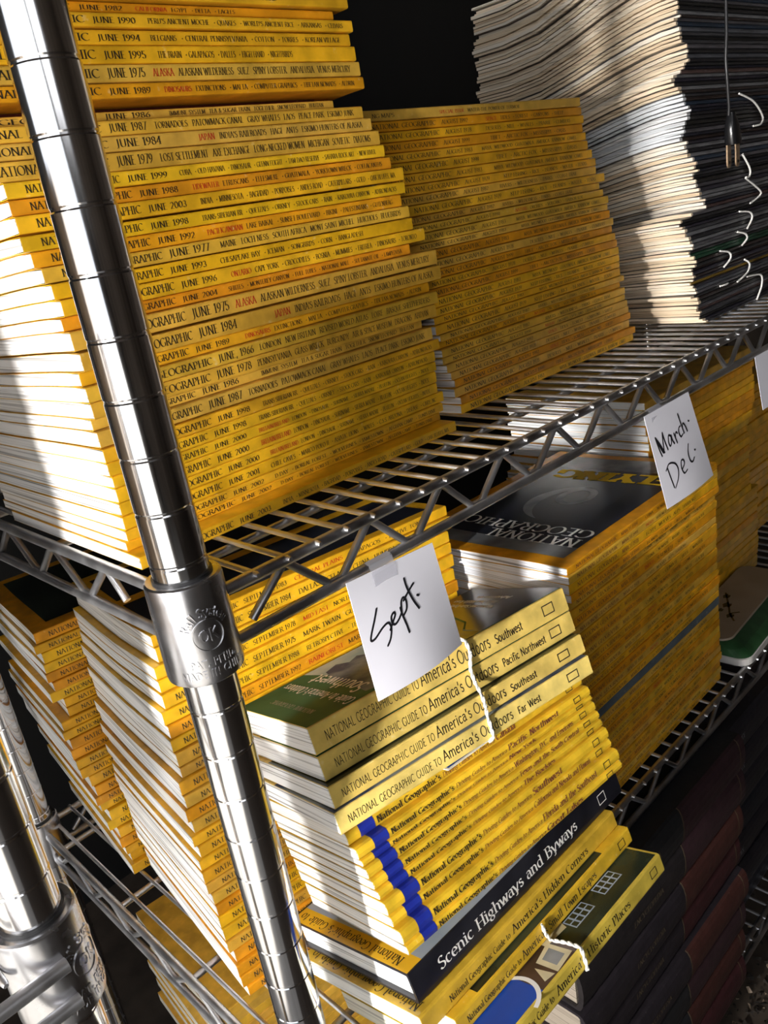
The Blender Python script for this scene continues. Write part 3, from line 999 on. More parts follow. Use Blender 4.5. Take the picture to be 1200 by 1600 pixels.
# ------------------------------------------------------------------ September stack, middle shelf behind the guide books
SZ = -352.5
SEPTOP = -76
SEP_TOP = [('SEPTEMBER 1983', '!CENTRAL PLAINS|GALAPAGOS*NATIVE TONGUE'), ('SEPTEMBER 1984', 'DALLAS|ICELAND|CHINA|HUMPBACKS|MANATEES'), ('SEPTEMBER 1985', "!CENTRAL PLAINS|SCOTLAND|BIRDS|COOK'S VOYAGE"),
           ('SEPTEMBER 1978', '!MID EAST|NORTH POLE|SYRIA|WOLVES|M CRISTO'), ('SEPTEMBER 1975', 'MARK TWAIN|GUIANA|ELEPHANTS|POLAR BEARS'), ('SEPTEMBER 1988', 'RETROSPECTIVE*THREE WHO DARED*WITHIN THE ATOM')]
SEP_MORE = [('SEPTEMBER 1992', '!RAINFOREST|MARSHES*GOLD COAST*VIKINGS'), ('SEPTEMBER 1979', 'THE HARBOR|SAINT LAWRENCE|FOSSILS'), ('SEPTEMBER 1996', 'CITIES*ORCAS*EMPIRE OF STEEL*PRAIRIE')]
sept = fill(-352.5, SEPTOP, 10.0, .14)
SN = len(sept)
sepp = [(-353, 18.5), (-300, 15.5), (-260, 15.5), (-202, 20), (-128, 28.5), (-75, 37.5)]
zc = SZ
for i, t in enumerate(sept):
    k_ = SN - 1 - i
    d, tp = SEP_TOP[k_] if k_ < 6 else SEP_MORE[k_ % 3]
    xl = prof(sepp, zc + t / 2) + random.uniform(-2.2, 2.2)
    if k_ == 1:
        xl += 2
    cap, bz = t * .4, t * .28
    s0 = 10 + random.uniform(-1.5, 1.5)
    items = [('NATIONAL GEOGRAPHIC', s0, s0 + 55, cap, 'k', bz), (d, s0 + 59, s0 + 94, cap * .95, 'k', bz)] + spread(topics(tp), s0 + 101, 240, t * .34, bz + .2, 1.5)
    yo = random.uniform(-.7, .7)
    r_ = magazine((xl, 105.5 + yo + .12 * (zc + 353), zc), 258, 172, t - .5, f'yellow September magazine, {ordw(k_ + 1)} from the top of the stack behind the guide books',
             'September magazines on the middle shelf', zc - SZ, .04, R(-7 + random.uniform(-.2, .2)), tone(random.choice([MID, NEW, ORA, OLD]) if k_ > 5 else NEW), ptone(), items, yoff=yo + .12 * (zc + 353))
    if k_ == 0:
        yo2 = yo + .12 * (zc + 353)
        gz = lambda y: (zc - SZ + t) * (1 - .04 * (smooth01((y + yo2) / (.8 * 172)) - smooth01(yo2 / (.8 * 172)))) - (zc - SZ) - .5 + .14
        ys_ = (11, 30, 60, 90, 120, 160)
        m = MB()
        m.add([(x, y, gz(y)) for y in ys_ for x in (12, 246)], [(2 * j, 2 * j + 1, 2 * j + 3, 2 * j + 2) for j in range(5)])
        m.build('cover_picture', M['navy'], r_)
    zc += t

# ---- rear stack behind it
rear = fill(-352.5, -112, 9.4, .14)
RN = len(rear)
zc = SZ
rrp = [(-353, 28), (-260, 18), (-211, 13), (-178, 14), (-146, 17), (-112, 17)]
for i, t in enumerate(rear):
    k_ = RN - 1 - i
    xl = prof(rrp, zc) + random.uniform(-3, 3)
    if k_ in (7, 8):
        xl += 8
    cap, bz = t * .4, t * .28
    items = [('NATIONAL GEOGRAPHIC', 11, 68, cap, 'k', bz)]
    r_ = magazine((xl, 290 + random.uniform(-2, 2) + .08 * (zc + 353), zc), 250, 172, t - .32, f'yellow magazine, {ordw(k_ + 1)} from the top of the rear left stack on the middle shelf',
                  'yellow magazines in the rear left stack', zc - SZ, .03, R(-7 + random.uniform(-.6, .6)), tone(random.choice([MID, NEW, ORA])), ptone(), items)
    if k_ == 0:
        m = MB()
        m.add([(14, 14, t), (236, 14, t), (236, 160, t), (14, 160, t)], [(0, 1, 2, 3)])
        pc = m.build('cover_picture', M['dark_photo'], r_)
        pc.location.z = .0002
        zs = [(y, (zc - SZ + t) * (1 - .03 * smooth01(y / (.8 * 172))) - (zc - SZ)) for y in (14, 50, 90, 125, 160)]
        m = MB()
        m.add([(x, y, z + .15) for y, z in zs for x in (14, 236)], [(2 * j, 2 * j + 1, 2 * j + 3, 2 * j + 2) for j in range(4)])
        bpy.data.objects.remove(pc)
        m.build('cover_picture', M['dark_photo'], r_)
    zc += t

# ---- March stack
mar = fill(-352.5, -113, 8.0, .15)
MN = len(mar)
zc = SZ
MT = [('MARCH 1984', 'CHINA*NOMADS*RIVERS*COMETS*GLACIER'), ('MARCH 1991', '!INDUS|SERENGETI*SUN*REEFS'), ('MARCH 1978', 'EGYPT|WOLVES|ALPS|HARBORS'), ('MARCH 1999', 'ISLANDS*CLIMATE*BEES*WINTER')]
for i, t in enumerate(mar):
    k_ = MN - 1 - i
    xl = 300 + 5 * k_ / MN + random.uniform(-1.2, 1.2)
    d, tp = MT[(i * 3 + i // 5) % 4]
    cap, bz = t * .38, t * .3
    s0 = 10 + random.uniform(-2, 2)
    items = [('NATIONAL GEOGRAPHIC', s0, s0 + 60, cap, 'b', bz), (d, s0 + 66, s0 + 92, cap, 'b', bz)] + spread(topics(tp), s0 + 105, 225, t * .32, bz, 1.6)
    col = tone((MID, OLD, ORA)[i % 3])
    lab = f'yellow magazine, {ordw(k_ + 1)} from the top of the stack below the March note'
    if k_ == 0:
        lab = 'topmost yellow-bordered magazine of the stack below the March note, dark picture cover showing'
    mid = abs(zc - -262) < t * .6
    if mid:
        col, items = (.12, .15, .17), ()
        lab = 'blue-grey spined magazine halfway down the yellow stack below the March note'
    r_ = magazine((xl, 0 + random.uniform(-1, 1) + (2.5 if k_ > 3 else 0), zc), 252, 172, t - .32, lab, 'magazines below the March note', zc - SZ, .02, R(.4 + random.uniform(-.15, .15)), col,
                  (.82, .84, .88) if k_ < 3 else ptone(), items)
    if k_ == 0:
        zz = lambda y: (zc - SZ + t) * (1 - .02 * smooth01(y / (.8 * 172))) - (zc - SZ) + .12
        def patch(nm, mt, x0, x1, y0, y1, dz=0.0, pts=None):
            m = MB()
            ys = [y0 + (y1 - y0) * j / 6 for j in range(7)]
            m.add([(x, y, zz(y) + dz) for y in ys for x in (x0, x1)], [(2 * j, 2 * j + 1, 2 * j + 3, 2 * j + 2) for j in range(6)])
            return m.build(nm, M[mt], r_)
        patch('cover_picture', 'navy', 14, 200, 12, 160)
        patch('cover_picture', 'grey_photo', 14, 34, 12, 160, .06)
        patch('cover_picture', 'grey_photo', 208, 240, 12, 160, .03)
        patch('cover_picture', 'navy', 200, 208, 12, 160, .03)
        # curved pale shapes of the photograph
        m = MB()
        for (cx, cy, rx, ry, a0, a1, wd) in ((118, 60, 46, 44, 20, 150, 12), (136, 78, 15, 11, 0, 360, 7)):
            n = 24
            vs = []
            for j in range(n + 1):
                a = R(a0 + (a1 - a0) * j / n)
                w2 = wd * math.sin(math.pi * min(1, max(0, j / n))) if a1 - a0 < 350 else wd
                for rr in (0, w2):
                    x_, y_ = cx + (rx + rr) * math.cos(a), cy + (ry + rr) * math.sin(a)
                    vs.append((x_, y_, zz(y_) + .1))
            m.add(vs, [(2 * j, 2 * j + 1, 2 * j + 3, 2 * j + 2) for j in range(n)])
        m.build('cover_picture', M['grey_photo'], r_)
        L_ = Lettering()
        zt_ = zz(60) + .35
        L_.line('NATIONAL', (48, 17, zt_), (0, 1, 0), (-1, 0, 0), 15, 90, 0)
        L_.line('GEOGRAPHIC', (67, 15, zt_), (0, 1, 0), (-1, 0, 0), 15, 128, 0)
        L_.line('FLYING', (200, 13, zt_), (0, 1, 0), (-1, 0, 0), 20, 120, 1, thick=.3, thin=.16)
        L_.v = [(x_, y_, zz(y_) + .3) for x_, y_, z_ in L_.v]
        L_.build('cover_lettering', [M['white_ink'], M['yellow_ink']], r_)
    zc += t

# ---- stack to the right of the March stack
nxt = fill(-352.5, -62, 8.6, .2)
NN = len(nxt)
zc = SZ
nxp = [(-353, 572), (-245, 570), (-238, 548), (-160, 546), (-140, 560), (-60, 562)]
for i, t in enumerate(nxt):
    k_ = NN - 1 - i
    xl = prof(nxp, zc) + random.uniform(-3, 3)
    yo = random.uniform(-1, 1)
    magazine((xl, 76 + yo, zc), 252, 172, t - .32, f'yellow magazine, {ordw(k_ + 1)} from the top of the stack just right of the March stack',
             'yellow magazines right of the March stack', zc - SZ, .012, R(random.uniform(-.15, .15)), tone(random.choice([OLD, ORA, MID])), (.78, .8, .8), (), yoff=yo)
    zc += t

# ---- last stack glimpsed at the right edge
zc = SZ
for i, t in enumerate(fill(-352.5, -140, 9.5, .2)):
    magazine((872 + random.uniform(-4, 4), 120 + random.uniform(-2, 2), zc), 252, 172, t - .32, f'yellow magazine, {ordw(i + 1)} from the shelf in the farthest right stack',
             'yellow magazines in the farthest right stack', zc - SZ, .03, 0, tone(MID), (.6, .6, .6), ())
    zc += t

# ------------------------------------------------------------------ the tied guide books
TH = R(17)


def frame(yaw):
    y = R(yaw)
    u = Vector((math.cos(y), math.sin(y), 0))
    wh = Vector((-u.y, u.x, 0))
    n = math.cos(TH) * Vector((0, 0, 1)) + math.sin(TH) * wh
    w = math.cos(TH) * wh - math.sin(TH) * Vector((0, 0, 1))
    return u, w, n


def tilted(name, A, yaw, t, label, cat, group=None):
    """an empty whose axes are the book's: x along the spine, y into the shelf, z up through the thickness; A = front left top corner"""
    u, w, n = frame(yaw)
    o = Vector(A) - n * t
    e = empty(name, (0, 0, 0), (0, 0, 0), label, cat, group)
    e.matrix_world = Matrix.Translation(P(*o)) @ Matrix((u, w, n)).transposed().to_4x4()
    bpy.context.view_layer.update()
    return e


GOLD = (.8, .57, .14)
outd = [((59.3, 18.1, -114.2), -8.1, 17.6, 'Southwest'), ((58.4, 14.0, -133.5), -7.1, 15.5, 'Pacific Northwest'),
        ((54.6, 4.0, -150.2), -7.4, 13.5, 'Southeast'), ((51.3, -2.8, -163.6 + 9), -9.6, 15, 'Far West')]
zdrop = [0, 0, 0, 0]
u0, w0, n0 = frame(-8)
A0 = Vector((59.3, 18.1, -114.2))
acc = 0.0
slide = [(0, 0), (-.5, 1.0), (-3.5, 7.5), (-6, 9.5)]
yaws = [-8.1, -7.9, -7.9, -8.3]
ts = [17.4, 15.6, 14.0, 13.6]
GB = []
DD = 104
for i, reg in enumerate(('Southwest', 'Pacific Northwest', 'Southeast', 'Far West')):
    A = A0 - n0 * acc + u0 * slide[i][0] - w0 * slide[i][1]
    t = ts[i]
    r_ = tilted('guide_book', A, yaws[i], t, f'yellow outdoors guide book with {reg} on its spine, {("topmost", "second", "third", "lowest")[i]} of four', 'book', 'yellow outdoors guide books tied with string')
    cover_and_pages(r_, 216, DD, t, color=GOLD if i < 3 else (.88, .66, .18), pcolor=(.88, .88, .87), rc=1.2, c=.4, inset=-.3)
    cap = t * .34
    bz = t * .3
    L_ = Lettering()
    sx = 9 if i < 2 else 7
    L_.line('NATIONAL GEOGRAPHIC GUIDE TO', (sx, -.08, bz), (1, 0, 0), (0, 0, 1), cap, 70, 0, thick=.11, serif=False, track=.1)
    L_.line("America's Outdoors", (sx + 72, -.08, bz), (1, 0, 0), (0, 0, 1), cap * 1.45, 60, 0, thick=.12, serif=False)
    wd = {'Southwest': 25, 'Pacific Northwest': 41, 'Southeast': 24, 'Far West': 21}[reg]
    L_.line(reg, (sx + 137, -.08, bz), (1, 0, 0), (0, 0, 1), cap * 1.0, wd, 0, thick=.17, serif=False)
    L_.build('spine_lettering', [M['ink']], r_)
    m = MB()
    a, b, c_, d_ = 192, 203, t * .28, t * .72
    if i == 2:
        a, b = a - 2, b - 2
    for q in ((a, b, c_, c_ + .8), (a, b, d_ - .8, d_), (a, a + .8, c_, d_), (b - .8, b, c_, d_)):
        m.add([(q[0], -.08, q[2]), (q[1], -.08, q[2]), (q[1], -.08, q[3]), (q[0], -.08, q[3])], [(0, 1, 2, 3)])
    m.build('publisher_mark', M['ink'], r_)
    # the picture wrapped over the top of each cover
    if i == 0:
        def cp(mt, pts, dz):
            m = MB()
            m.add([(x, y, t + dz) for x, y in pts], [tuple(range(len(pts)))])
            return m.build('cover_picture', M[mt], r_)
        cp('green', [(0, 1), (216, 1), (216, DD), (0, DD)], .06)
        cp('sky_photo', [(80, 2), (140, 2), (140, DD), (52, DD), (60, 60)], .1)
        cp('mountain', [(47, 8), (51, 40), (56, 70), (60, 84), (72, 90), (78, 80), (88, 86), (96, 70), (92, 56), (104, 40), (100, 20), (112, 2), (60, 2)], .14)
        cp('olive', [(120, 2), (139, 2), (137, 20), (150, 34), (158, 60), (176, DD), (120, DD)], .18)
        cp('navy', [(139, 1.5), (216, 1.5), (216, DD), (178, DD), (160, 60), (152, 34), (139, 20)], .22)
        L_ = Lettering()
        ex, ey = (0, 1, 0), (-1, 0, 0)
        L_.line('NATIONAL GEOGRAPHIC', (17, 20, t + .3), ex, ey, 4.2, 60, 1)
        L_.line("Guide to America's Outdoors", (38, 4, t + .3), ex, ey, 8.5, 94, 0, serif=False, thick=.15)
        L_.line('Southwest', (56, 16, t + .3), ex, ey, 13, 68, 0, serif=False, thick=.14)
        for j, s in enumerate(('National and State Parks', 'Hiking Trails Wildlife Rivers', 'Adventures')):
            L_.line(s, (182 + j * 9, 36 + 6 * (j % 2), t + .3), ex, ey, 5, 52 - 12 * (j == 2), 0, serif=False, thick=.18)
        L_.line('1995', (134, 8, t + .3), ex, ey, 3, 10, 1)
        L_.build('cover_lettering', [M['white_ink'], M['grey_ink']], r_)
    else:
        m = MB()
        m.add([(0, .9, t + .05), (216, .9, t + .05), (216, 84, t + .05), (0, 84, t + .05)], [(0, 1, 2, 3)])
        m.build('cover_picture', M[('', 'green', 'dark_photo', 'mountain')[i]], r_)
    GB.append((r_, A, t))
    acc += t + .5

# ---- driving guides
REG = [('Canada', 18), ('Pacific Northwest', 50), ('New York', 26), ('Washington, D.C. and Environs', 60), ('Texas and the South Central', 62), ('The Rockies', 32),
       ('Southwest', 30), ('California and Nevada and Hawaii', 60), ('Florida and the Southeast', 58), ('Great Lakes', 38)]
BLUEX = [(9, 20), (12, 23), (8.5, 20.5), (10.5, 22), (10, 22), (10, 22), (13, 25), (10.5, 22.5), (12, 23), (12, 23)]
SHIFT = [(-1, 0), (-.6, -5), (.2, -1.5), (0, -2.5), (.3, -2), (.5, -1.2), (.2, -4), (.6, -.5), (.3, -5.5), (.8, -2)]
dt = [9.2, 7.8, 4.8, 7.4, 6.6, 6.4, 9.0, 7.6, 9.4, 7.2]
for i, (reg, rw) in enumerate(REG):
    q = i / 9
    yaw = -6.4 + 2.2 * q
    t = dt[i]
    u0_, w0_, n0_ = frame(-8 + 6 * q)
    A = A0 - n0_ * 0 + (Vector((56.5, -4, -176.5)) - A0) + (Vector((55.8, -38.5, -241)) - Vector((56.5, -4, -176.5))) * (sum(dt[:i]) / sum(dt[:9]))
    ju, jw = SHIFT[i]
    A = A + u0_ * ju + w0_ * (jw * .6 + 2)
    r_ = tilted('driving_guide', A, yaw, t - .6, f'yellow blue-banded driving guide, {reg} on spine, {ordw(i + 1)} of ten', 'book', 'yellow driving guides with blue spine bands')
    t -= .6
    cover_and_pages(r_, 211, 112, t, color=(.84, .53, .03), pcolor=(.9, .88, .84), rc=2.2, c=.25, bulge=.5, inset=-.4)
    m = MB()
    b0, b1 = BLUEX[i]
    rc = min(2.2, t * .4)
    pth = [(26, t + .08), (rc * 1.2, t + .08), (rc * .3 - .08, t - rc * .3 + .1), (-.12, t - rc), (-.62, t * .5), (-.12, rc), (rc * .3 - .08, rc * .3 - .1), (rc * 1.2, -.06)]
    m.add([(x, y, z) for y, z in pth for x in (b0, b1)], [(2 * j, 2 * j + 1, 2 * j + 3, 2 * j + 2) for j in range(len(pth) - 1)])
    bb = m.build('blue_band', M['blue'], r_)
    cap, bz = min(t * .46, 3.9), t * .3
    L_ = Lettering()
    x0 = b1 + 2
    yy = -.62
    L_.line("National Geographic's", (x0, yy, bz), (1, 0, 0), (0, 0, 1), cap, 51, 0, thick=.2, thin=.07)
    L_.line('Driving Guides to America', (x0 + 53, yy, bz), (1, 0, 0), (0, 0, 1), cap * .8, 46, 1, thick=.15, thin=.06, slant=.2)
    L_.line(reg, (x0 + 101, yy, bz), (1, 0, 0), (0, 0, 1), cap * 1.12, rw, 1, thick=.2, thin=.07, slant=.12)
    L_.build('spine_lettering', [M['ink'], M['brown_ink']], r_)
    m = MB()
    a, b, c_, d_ = 193 - ju * .3, 200 - ju * .3, t * .2, t * .78
    for q_ in ((a, b, c_, c_ + .6), (a, b, d_ - .6, d_), (a, a + .6, c_, d_), (b - .6, b, c_, d_)):
        m.add([(q_[0], -.6, q_[2]), (q_[1], -.6, q_[2]), (q_[1], -.6, q_[3]), (q_[0], -.6, q_[3])], [(0, 1, 2, 3)])
    m.build('publisher_mark', M['ink'], r_)
    if i == 0:
        L_ = Lettering()
        L_.line('D', (30, 5, t + .1), (0, 1, 0), (-1, 0, 0), 10, None, 0)
        L_.build('cover_lettering', [M['ink']], r_)
    if i == 9:
        L_ = Lettering()
        L_.line('National Geographic', (b1 + 3, yy, t * .02), (1, 0, 0), (0, 0, 1), .6, 40, 0)
DR = A

# ---- scenic highways: black hard cover
def hardback(r_, L, D, t, cmat, color, pcolor, board=2.2, round_=2.5):
    """case binding: two boards, rounded spine, page block set back"""
    n = 8
    outer = [(D, 0), (6, 0)] + [(-round_ * math.sin(math.pi * j / n), t * (.5 - .5 * math.cos(math.pi * j / n))) for j in range(n + 1)] + [(6, t), (D, t)]
    inner = [(D, board), (6, board)] + [(2 - round_ * .6 * math.sin(math.pi * j / n), board + (t - 2 * board) * (.5 - .5 * math.cos(math.pi * j / n))) for j in range(n + 1)] + [(6, t - board), (D, t - board)]
    k = len(outer)
    vs = [(x, y, z) for x in (0, L) for y, z in outer] + [(x, y, z) for x in (0, L) for y, z in inner]
    fs = []
    for j in range(k - 1):
        fs += [(j, j + 1, k + j + 1, k + j), (2 * k + j, 3 * k + j, 3 * k + j + 1, 2 * k + j + 1), (j, 2 * k + j, 2 * k + j + 1, j + 1), (k + j, k + j + 1, 3 * k + j + 1, 3 * k + j)]
    fs += [(0, k, 3 * k, 2 * k), (k - 1, 3 * k - 1, 4 * k - 1, 2 * k - 1)]
    m = MB()
    m.add(vs, fs)
    m.build('cover', M[cmat], r_, color=color)
    m = MB()
    vs = []
    b = board + .1
    for y, ins in ((2.5, 0), (8, 0), (D * .5, 0), (D - 4, 0)):
        vs += [(3, y, b), (L - 3, y, b), (L - 3, y, t - b), (3, y, t - b)]
    fs = [(3, 2, 1, 0), (12, 13, 14, 15)]
    for j in range(3):
        for q in range(4):
            q2 = (q + 1) % 4
            fs.append((j * 4 + q, j * 4 + q2, j * 4 + 4 + q2, j * 4 + 4 + q))
    m.add(vs, fs)
    m.build('pages', M['pages'], r_, color=pcolor)


SA = Vector((52.0, -39.4, -258.0))
r_ = tilted('hardback_book', SA, -.7, 20, 'black hardback with white Scenic Highways and Byways lettering below the driving guides', 'book')
hardback(r_, 222.5, 128, 20, 'black_cover', (.01, .01, .01), (.9, .9, .88), 1.8, .5)
L_ = Lettering()
L_.line('Scenic Highways and Byways', (21.5, -.62, 6.0), (1, 0, 0), (0, 0, 1), 7.4, 145, 0, thick=.15)
L_.build('spine_lettering', [M['white_ink']], r_)
m = MB()
for q_ in ((195, 204, 5.5, 6.1), (195, 204, 12.4, 13), (195, 195.6, 5.5, 13), (203.4, 204, 5.5, 13)):
    m.add([(q_[0], -.6, q_[2]), (q_[1], -.6, q_[2]), (q_[1], -.6, q_[3]), (q_[0], -.6, q_[3])], [(0, 1, 2, 3)])
m.build('publisher_mark', M['white_ink'], r_)
m = MB()
m.add([(13, 1, 20.06), (220, 1, 20.06), (220, 126, 20.06), (13, 126, 20.06)], [(0, 1, 2, 3)])
m.build('cover_picture', M['pale_blue'], r_)
m = MB()
m.add([(.3, 1, 20.07), (13, 1, 20.07), (13, 126, 20.07), (.3, 126, 20.07)], [(0, 1, 2, 3)])
m.build('cover_header', M['header'], r_)
L_ = Lettering()
L_.line("National Geographic's Guide to", (9, 12, 20.15), (0, 1, 0), (-1, 0, 0), 6.5, 110, 0)
L_.build('cover_lettering', [M['ink']], r_)
uS, wS, nS = frame(-.5)
HA = Vector((46.0, -50.4, -276.0)) - nS * 1.5
r_ = tilted('guide_book', HA, -.5, 13, "yellow paperback with America's Hidden Corners on its spine below the black hardback", 'book', 'yellow paperbacks under the black hardback')
cover_and_pages(r_, 207, 124, 13, color=(.74, .46, .04), pcolor=(.9, .9, .86), rc=1.4, c=.45)
L_ = Lettering()
L_.line('National Geographic Guide to', (23, -.08, 4), (1, 0, 0), (0, 0, 1), 4, 58, 0)
L_.line("America's Hidden Corners", (84, -.08, 4), (1, 0, 0), (0, 0, 1), 5.2, 86, 0)
L_.build('spine_lettering', [M['ink']], r_)
m = MB()
L_ = Lettering()
L_.line("National Geographic Guide to", (9, 6, 13.1), (0, 1, 0), (-1, 0, 0), 7, 112, 0)
L_.build('cover_lettering', [M['ink']], r_)
r2 = tilted('paperback', HA + uS * 18 + wS * 8 + nS * 1.6, -.5, 1.2, 'thin yellow booklet poking out right between black hardback and hidden corners guide', 'book')
cover_and_pages(r2, 208, 100, 1.2, color=(.7, .44, .03), pcolor=(.9, .9, .86), rc=.3, c=.2)
KA = HA - nS * 13.4 - wS * 7 + uS * 17
r_ = tilted('guide_book', KA, -.5, 12, 'yellow paperback with Small Town Escapes on its spine, dark cover edge above', 'book', 'yellow paperbacks under the black hardback')
cover_and_pages(r_, 192, 125, 12, color=(.78, .48, .03), pcolor=(.9, .9, .86), rc=1.4, c=.45)
m = MB()
m.add([(22, 1.6, 12.05), (160, 1.6, 12.05), (160, 120, 12.05), (22, 120, 12.05)], [(0, 1, 2, 3)])
m.build('cover_picture', M['dark_photo'], r_)
L_ = Lettering()
L_.line("National Geographic Guide to", (8, -.08, 3.6), (1, 0, 0), (0, 0, 1), 3.8, 52, 0)
L_.line("America's Small Town Escapes", (62, -.08, 3.6), (1, 0, 0), (0, 0, 1), 5.2, 84, 0)
L_.build('spine_lettering', [M['ink']], r_)
m = MB()
for q_ in ((176, 184, 3, 3.6), (176, 184, 8.4, 9), (176, 176.6, 3, 9), (183.4, 184, 3, 9)):
    m.add([(q_[0], -.08, q_[2]), (q_[1], -.08, q_[2]), (q_[1], -.08, q_[3]), (q_[0], -.08, q_[3])], [(0, 1, 2, 3)])
m.build('publisher_mark', M['ink'], r_)
IA = KA - nS * 12.4 - wS * 25 + uS * -10
r_ = tilted('guide_book', IA, -.5, 14, "lowest yellow paperback, America's Historic Places on its spine, house picture cover showing", 'book', 'yellow paperbacks under the black hardback')
cover_and_pages(r_, 196, 136, 14, color=(.68, .5, .07), pcolor=(.88, .85, .72), rc=1.6, c=.5)
def pq(nm, mt, pts, dz):
    m = MB()
    m.add([(x, y, 14 + dz) for x, y in pts], [tuple(range(len(pts)))])
    return m.build(nm, M[mt], r_)
pq('cover_picture', 'dark_photo', [(2, 1.8), (194, 1.8), (194, 130), (2, 130)], .05)
pq('cover_picture', 'blue_photo', [(2, 1.8), (60, 1.8), (60, 130), (2, 130)], .08)
pq('cover_picture', 'wood_photo', [(60, 1.8), (98, 1.8), (94, 60), (60, 60)], .08)
pq('cover_picture', 'cream_photo', [(76, 2.2), (94, 4), (93, 24), (76, 20)], .11)
pq('cover_picture', 'cream_photo', [(66, 5), (74, 3), (72, 18)], .11)
pq('cover_picture', 'grey_photo', [(80, 6), (90, 7), (90, 20), (80, 18)], .14)
pq('cover_picture', 'cream_photo', [(90, 22), (110, 20), (112, 26), (90, 30)], .14)
for bx in (112, 146):
    pq('cover_picture', 'pale_blue', [(bx, 13), (bx + 22, 13), (bx + 22, 25), (bx, 25)], .11)
    for j in range(4):
        pq('cover_picture', 'dark_photo', [(bx + 1 + j * 5.4, 14), (bx + 4.9 + j * 5.4, 14), (bx + 4.9 + j * 5.4, 18.5), (bx + 1 + j * 5.4, 18.5)], .14)
        pq('cover_picture', 'dark_photo', [(bx + 1 + j * 5.4, 19.5), (bx + 4.9 + j * 5.4, 19.5), (bx + 4.9 + j * 5.4, 24), (bx + 1 + j * 5.4, 24)], .14)
m = MB()
n = 20
vs = []
for j in range(n + 1):
    a = R(-80 + 150 * j / n)
    for rr in (17, 20):
        vs.append((44 + rr * math.cos(a), 16 + rr * math.sin(a), 14.2))
m.add(vs, [(2 * j, 2 * j + 1, 2 * j + 3, 2 * j + 2) for j in range(n)])
m.build('cover_picture', M['white_ink'], r_)
L_ = Lettering()
L_.line('National Geographic Guide to', (6, -.08, 4.2), (1, 0, 0), (0, 0, 1), 4.4, 58, 0)
L_.line("America's", (68, -.08, 4.2), (1, 0, 0), (0, 0, 1), 5.6, 30, 0)
L_.line('Historic Places', (102, -.08, 4.2), (1, 0, 0), (0, 0, 1), 5.6, 50, 0)
L_.build('spine_lettering', [M['ink']], r_)
m = MB()
for q_ in ((180, 188, 4, 4.6), (180, 188, 9.4, 10), (180, 180.6, 4, 10), (187.4, 188, 4, 10)):
    m.add([(q_[0], -.08, q_[2]), (q_[1], -.08, q_[2]), (q_[1], -.08, q_[3]), (q_[0], -.08, q_[3])], [(0, 1, 2, 3)])
m.build('publisher_mark', M['ink'], r_)
# yellow title strips printed along the top edges of two covers (the lettering seen upside down at the left)
m = MB()
m.box(70, 262, -45, 8, -352.8, -337)
tag(m.build('storage_box', M['box_grey'], None, world=True), 'pebbled grey-blue flat box under the tied guide books', 'box')

# ---- blue picture card peeking out under the outdoors guides
uF, wF, nF = frame(-9)
cA = A0 - n0 * (acc + .1) + u0 * 72 - w0 * 12.5
r_ = tilted('picture_card', cA, -4.5, .4, 'blue picture card with white edge peeking out under the outdoors guides', 'card')
m = MB()
m.box(0, 40, 0, 40, 0, .35)
m.build('card', M['white_ink'], r_)
m = MB()
m.add([(2, 2, .4), (38, 2, .4), (38, 38, .4), (2, 38, .4)], [(0, 1, 2, 3)])
m.build('card_picture', M['blue_photo'], r_)


# ---- white twisted string
def twisted(name, pts, r, label):
    m = MB()
    pts = [Vector(p) for p in pts]
    fine = []
    for a, b in zip(pts, pts[1:]):
        n = max(2, int((b - a).length / .9))
        for j in range(n):
            fine.append(a.lerp(b, j / n))
    fine.append(pts[-1])
    for ph in (0, math.pi):
        st = []
        for j, p in enumerate(fine):
            t = (fine[min(j + 1, len(fine) - 1)] - fine[max(j - 1, 0)]).normalized()
            a = t.cross(Vector((.3, .2, .93))).normalized()
            b = t.cross(a)
            q = ph + j * .55
            st.append(p + (a * math.cos(q) + b * math.sin(q)) * r * .75)
        m.tube(st, r, 7)
    return tag(m.build(name, M['twine'], None, True, world=True), label, 'string', 'white strings around the guide books')


def spt(x, n_, out, base=(59.3, 18.1, -114.2), yaw=-8.1):
    u, w, n = frame(yaw)
    return Vector(base) + u * x - n * n_ - w * out


pts = [spt(112, -1.6, -34), spt(119, -1.8, -12), spt(121, -1.9, -2), spt(122, -.8, 1.4), spt(122.5, 8, 1.7)]
for i in range(1, 4):
    a = sum(ts[:i]) + .5 * i
    o = slide[i][1]
    pts += [spt(120.5 - i * 2.5, a - .5, o + 1.4), spt(120 - i * 2.5, a + ts[i] * .5, o + 2.0)]
pts += [spt(112, acc - 1.5, slide[3][1] + 2.2), spt(108, acc + .2, slide[3][1] + 1)]
twisted('string', pts, .78, 'white twisted string down the spines of the four outdoors guide books')
uI, wI, nI = frame(-.5)
IO = Vector(IA)
pts = [Vector(KA) + uS * 84 - nS * 1 - wS * 1.8 + nS * 2, Vector(KA) + uS * 84 - wS * 1.8 - nS * 6, Vector(KA) + uS * 86 - wS * 2 - nS * 12,
       IO + uI * 97 + wI * 10 + nI * 1.8, IO + uI * 97 - wI * 1.2 + nI * 1.8, IO + uI * 96 - wI * 2 - nI * 7, IO + uI * 95 - wI * 2 - nI * 13]
twisted('string', pts, .78, 'white twisted string crossing the lowest yellow paperbacks of the tied pile')

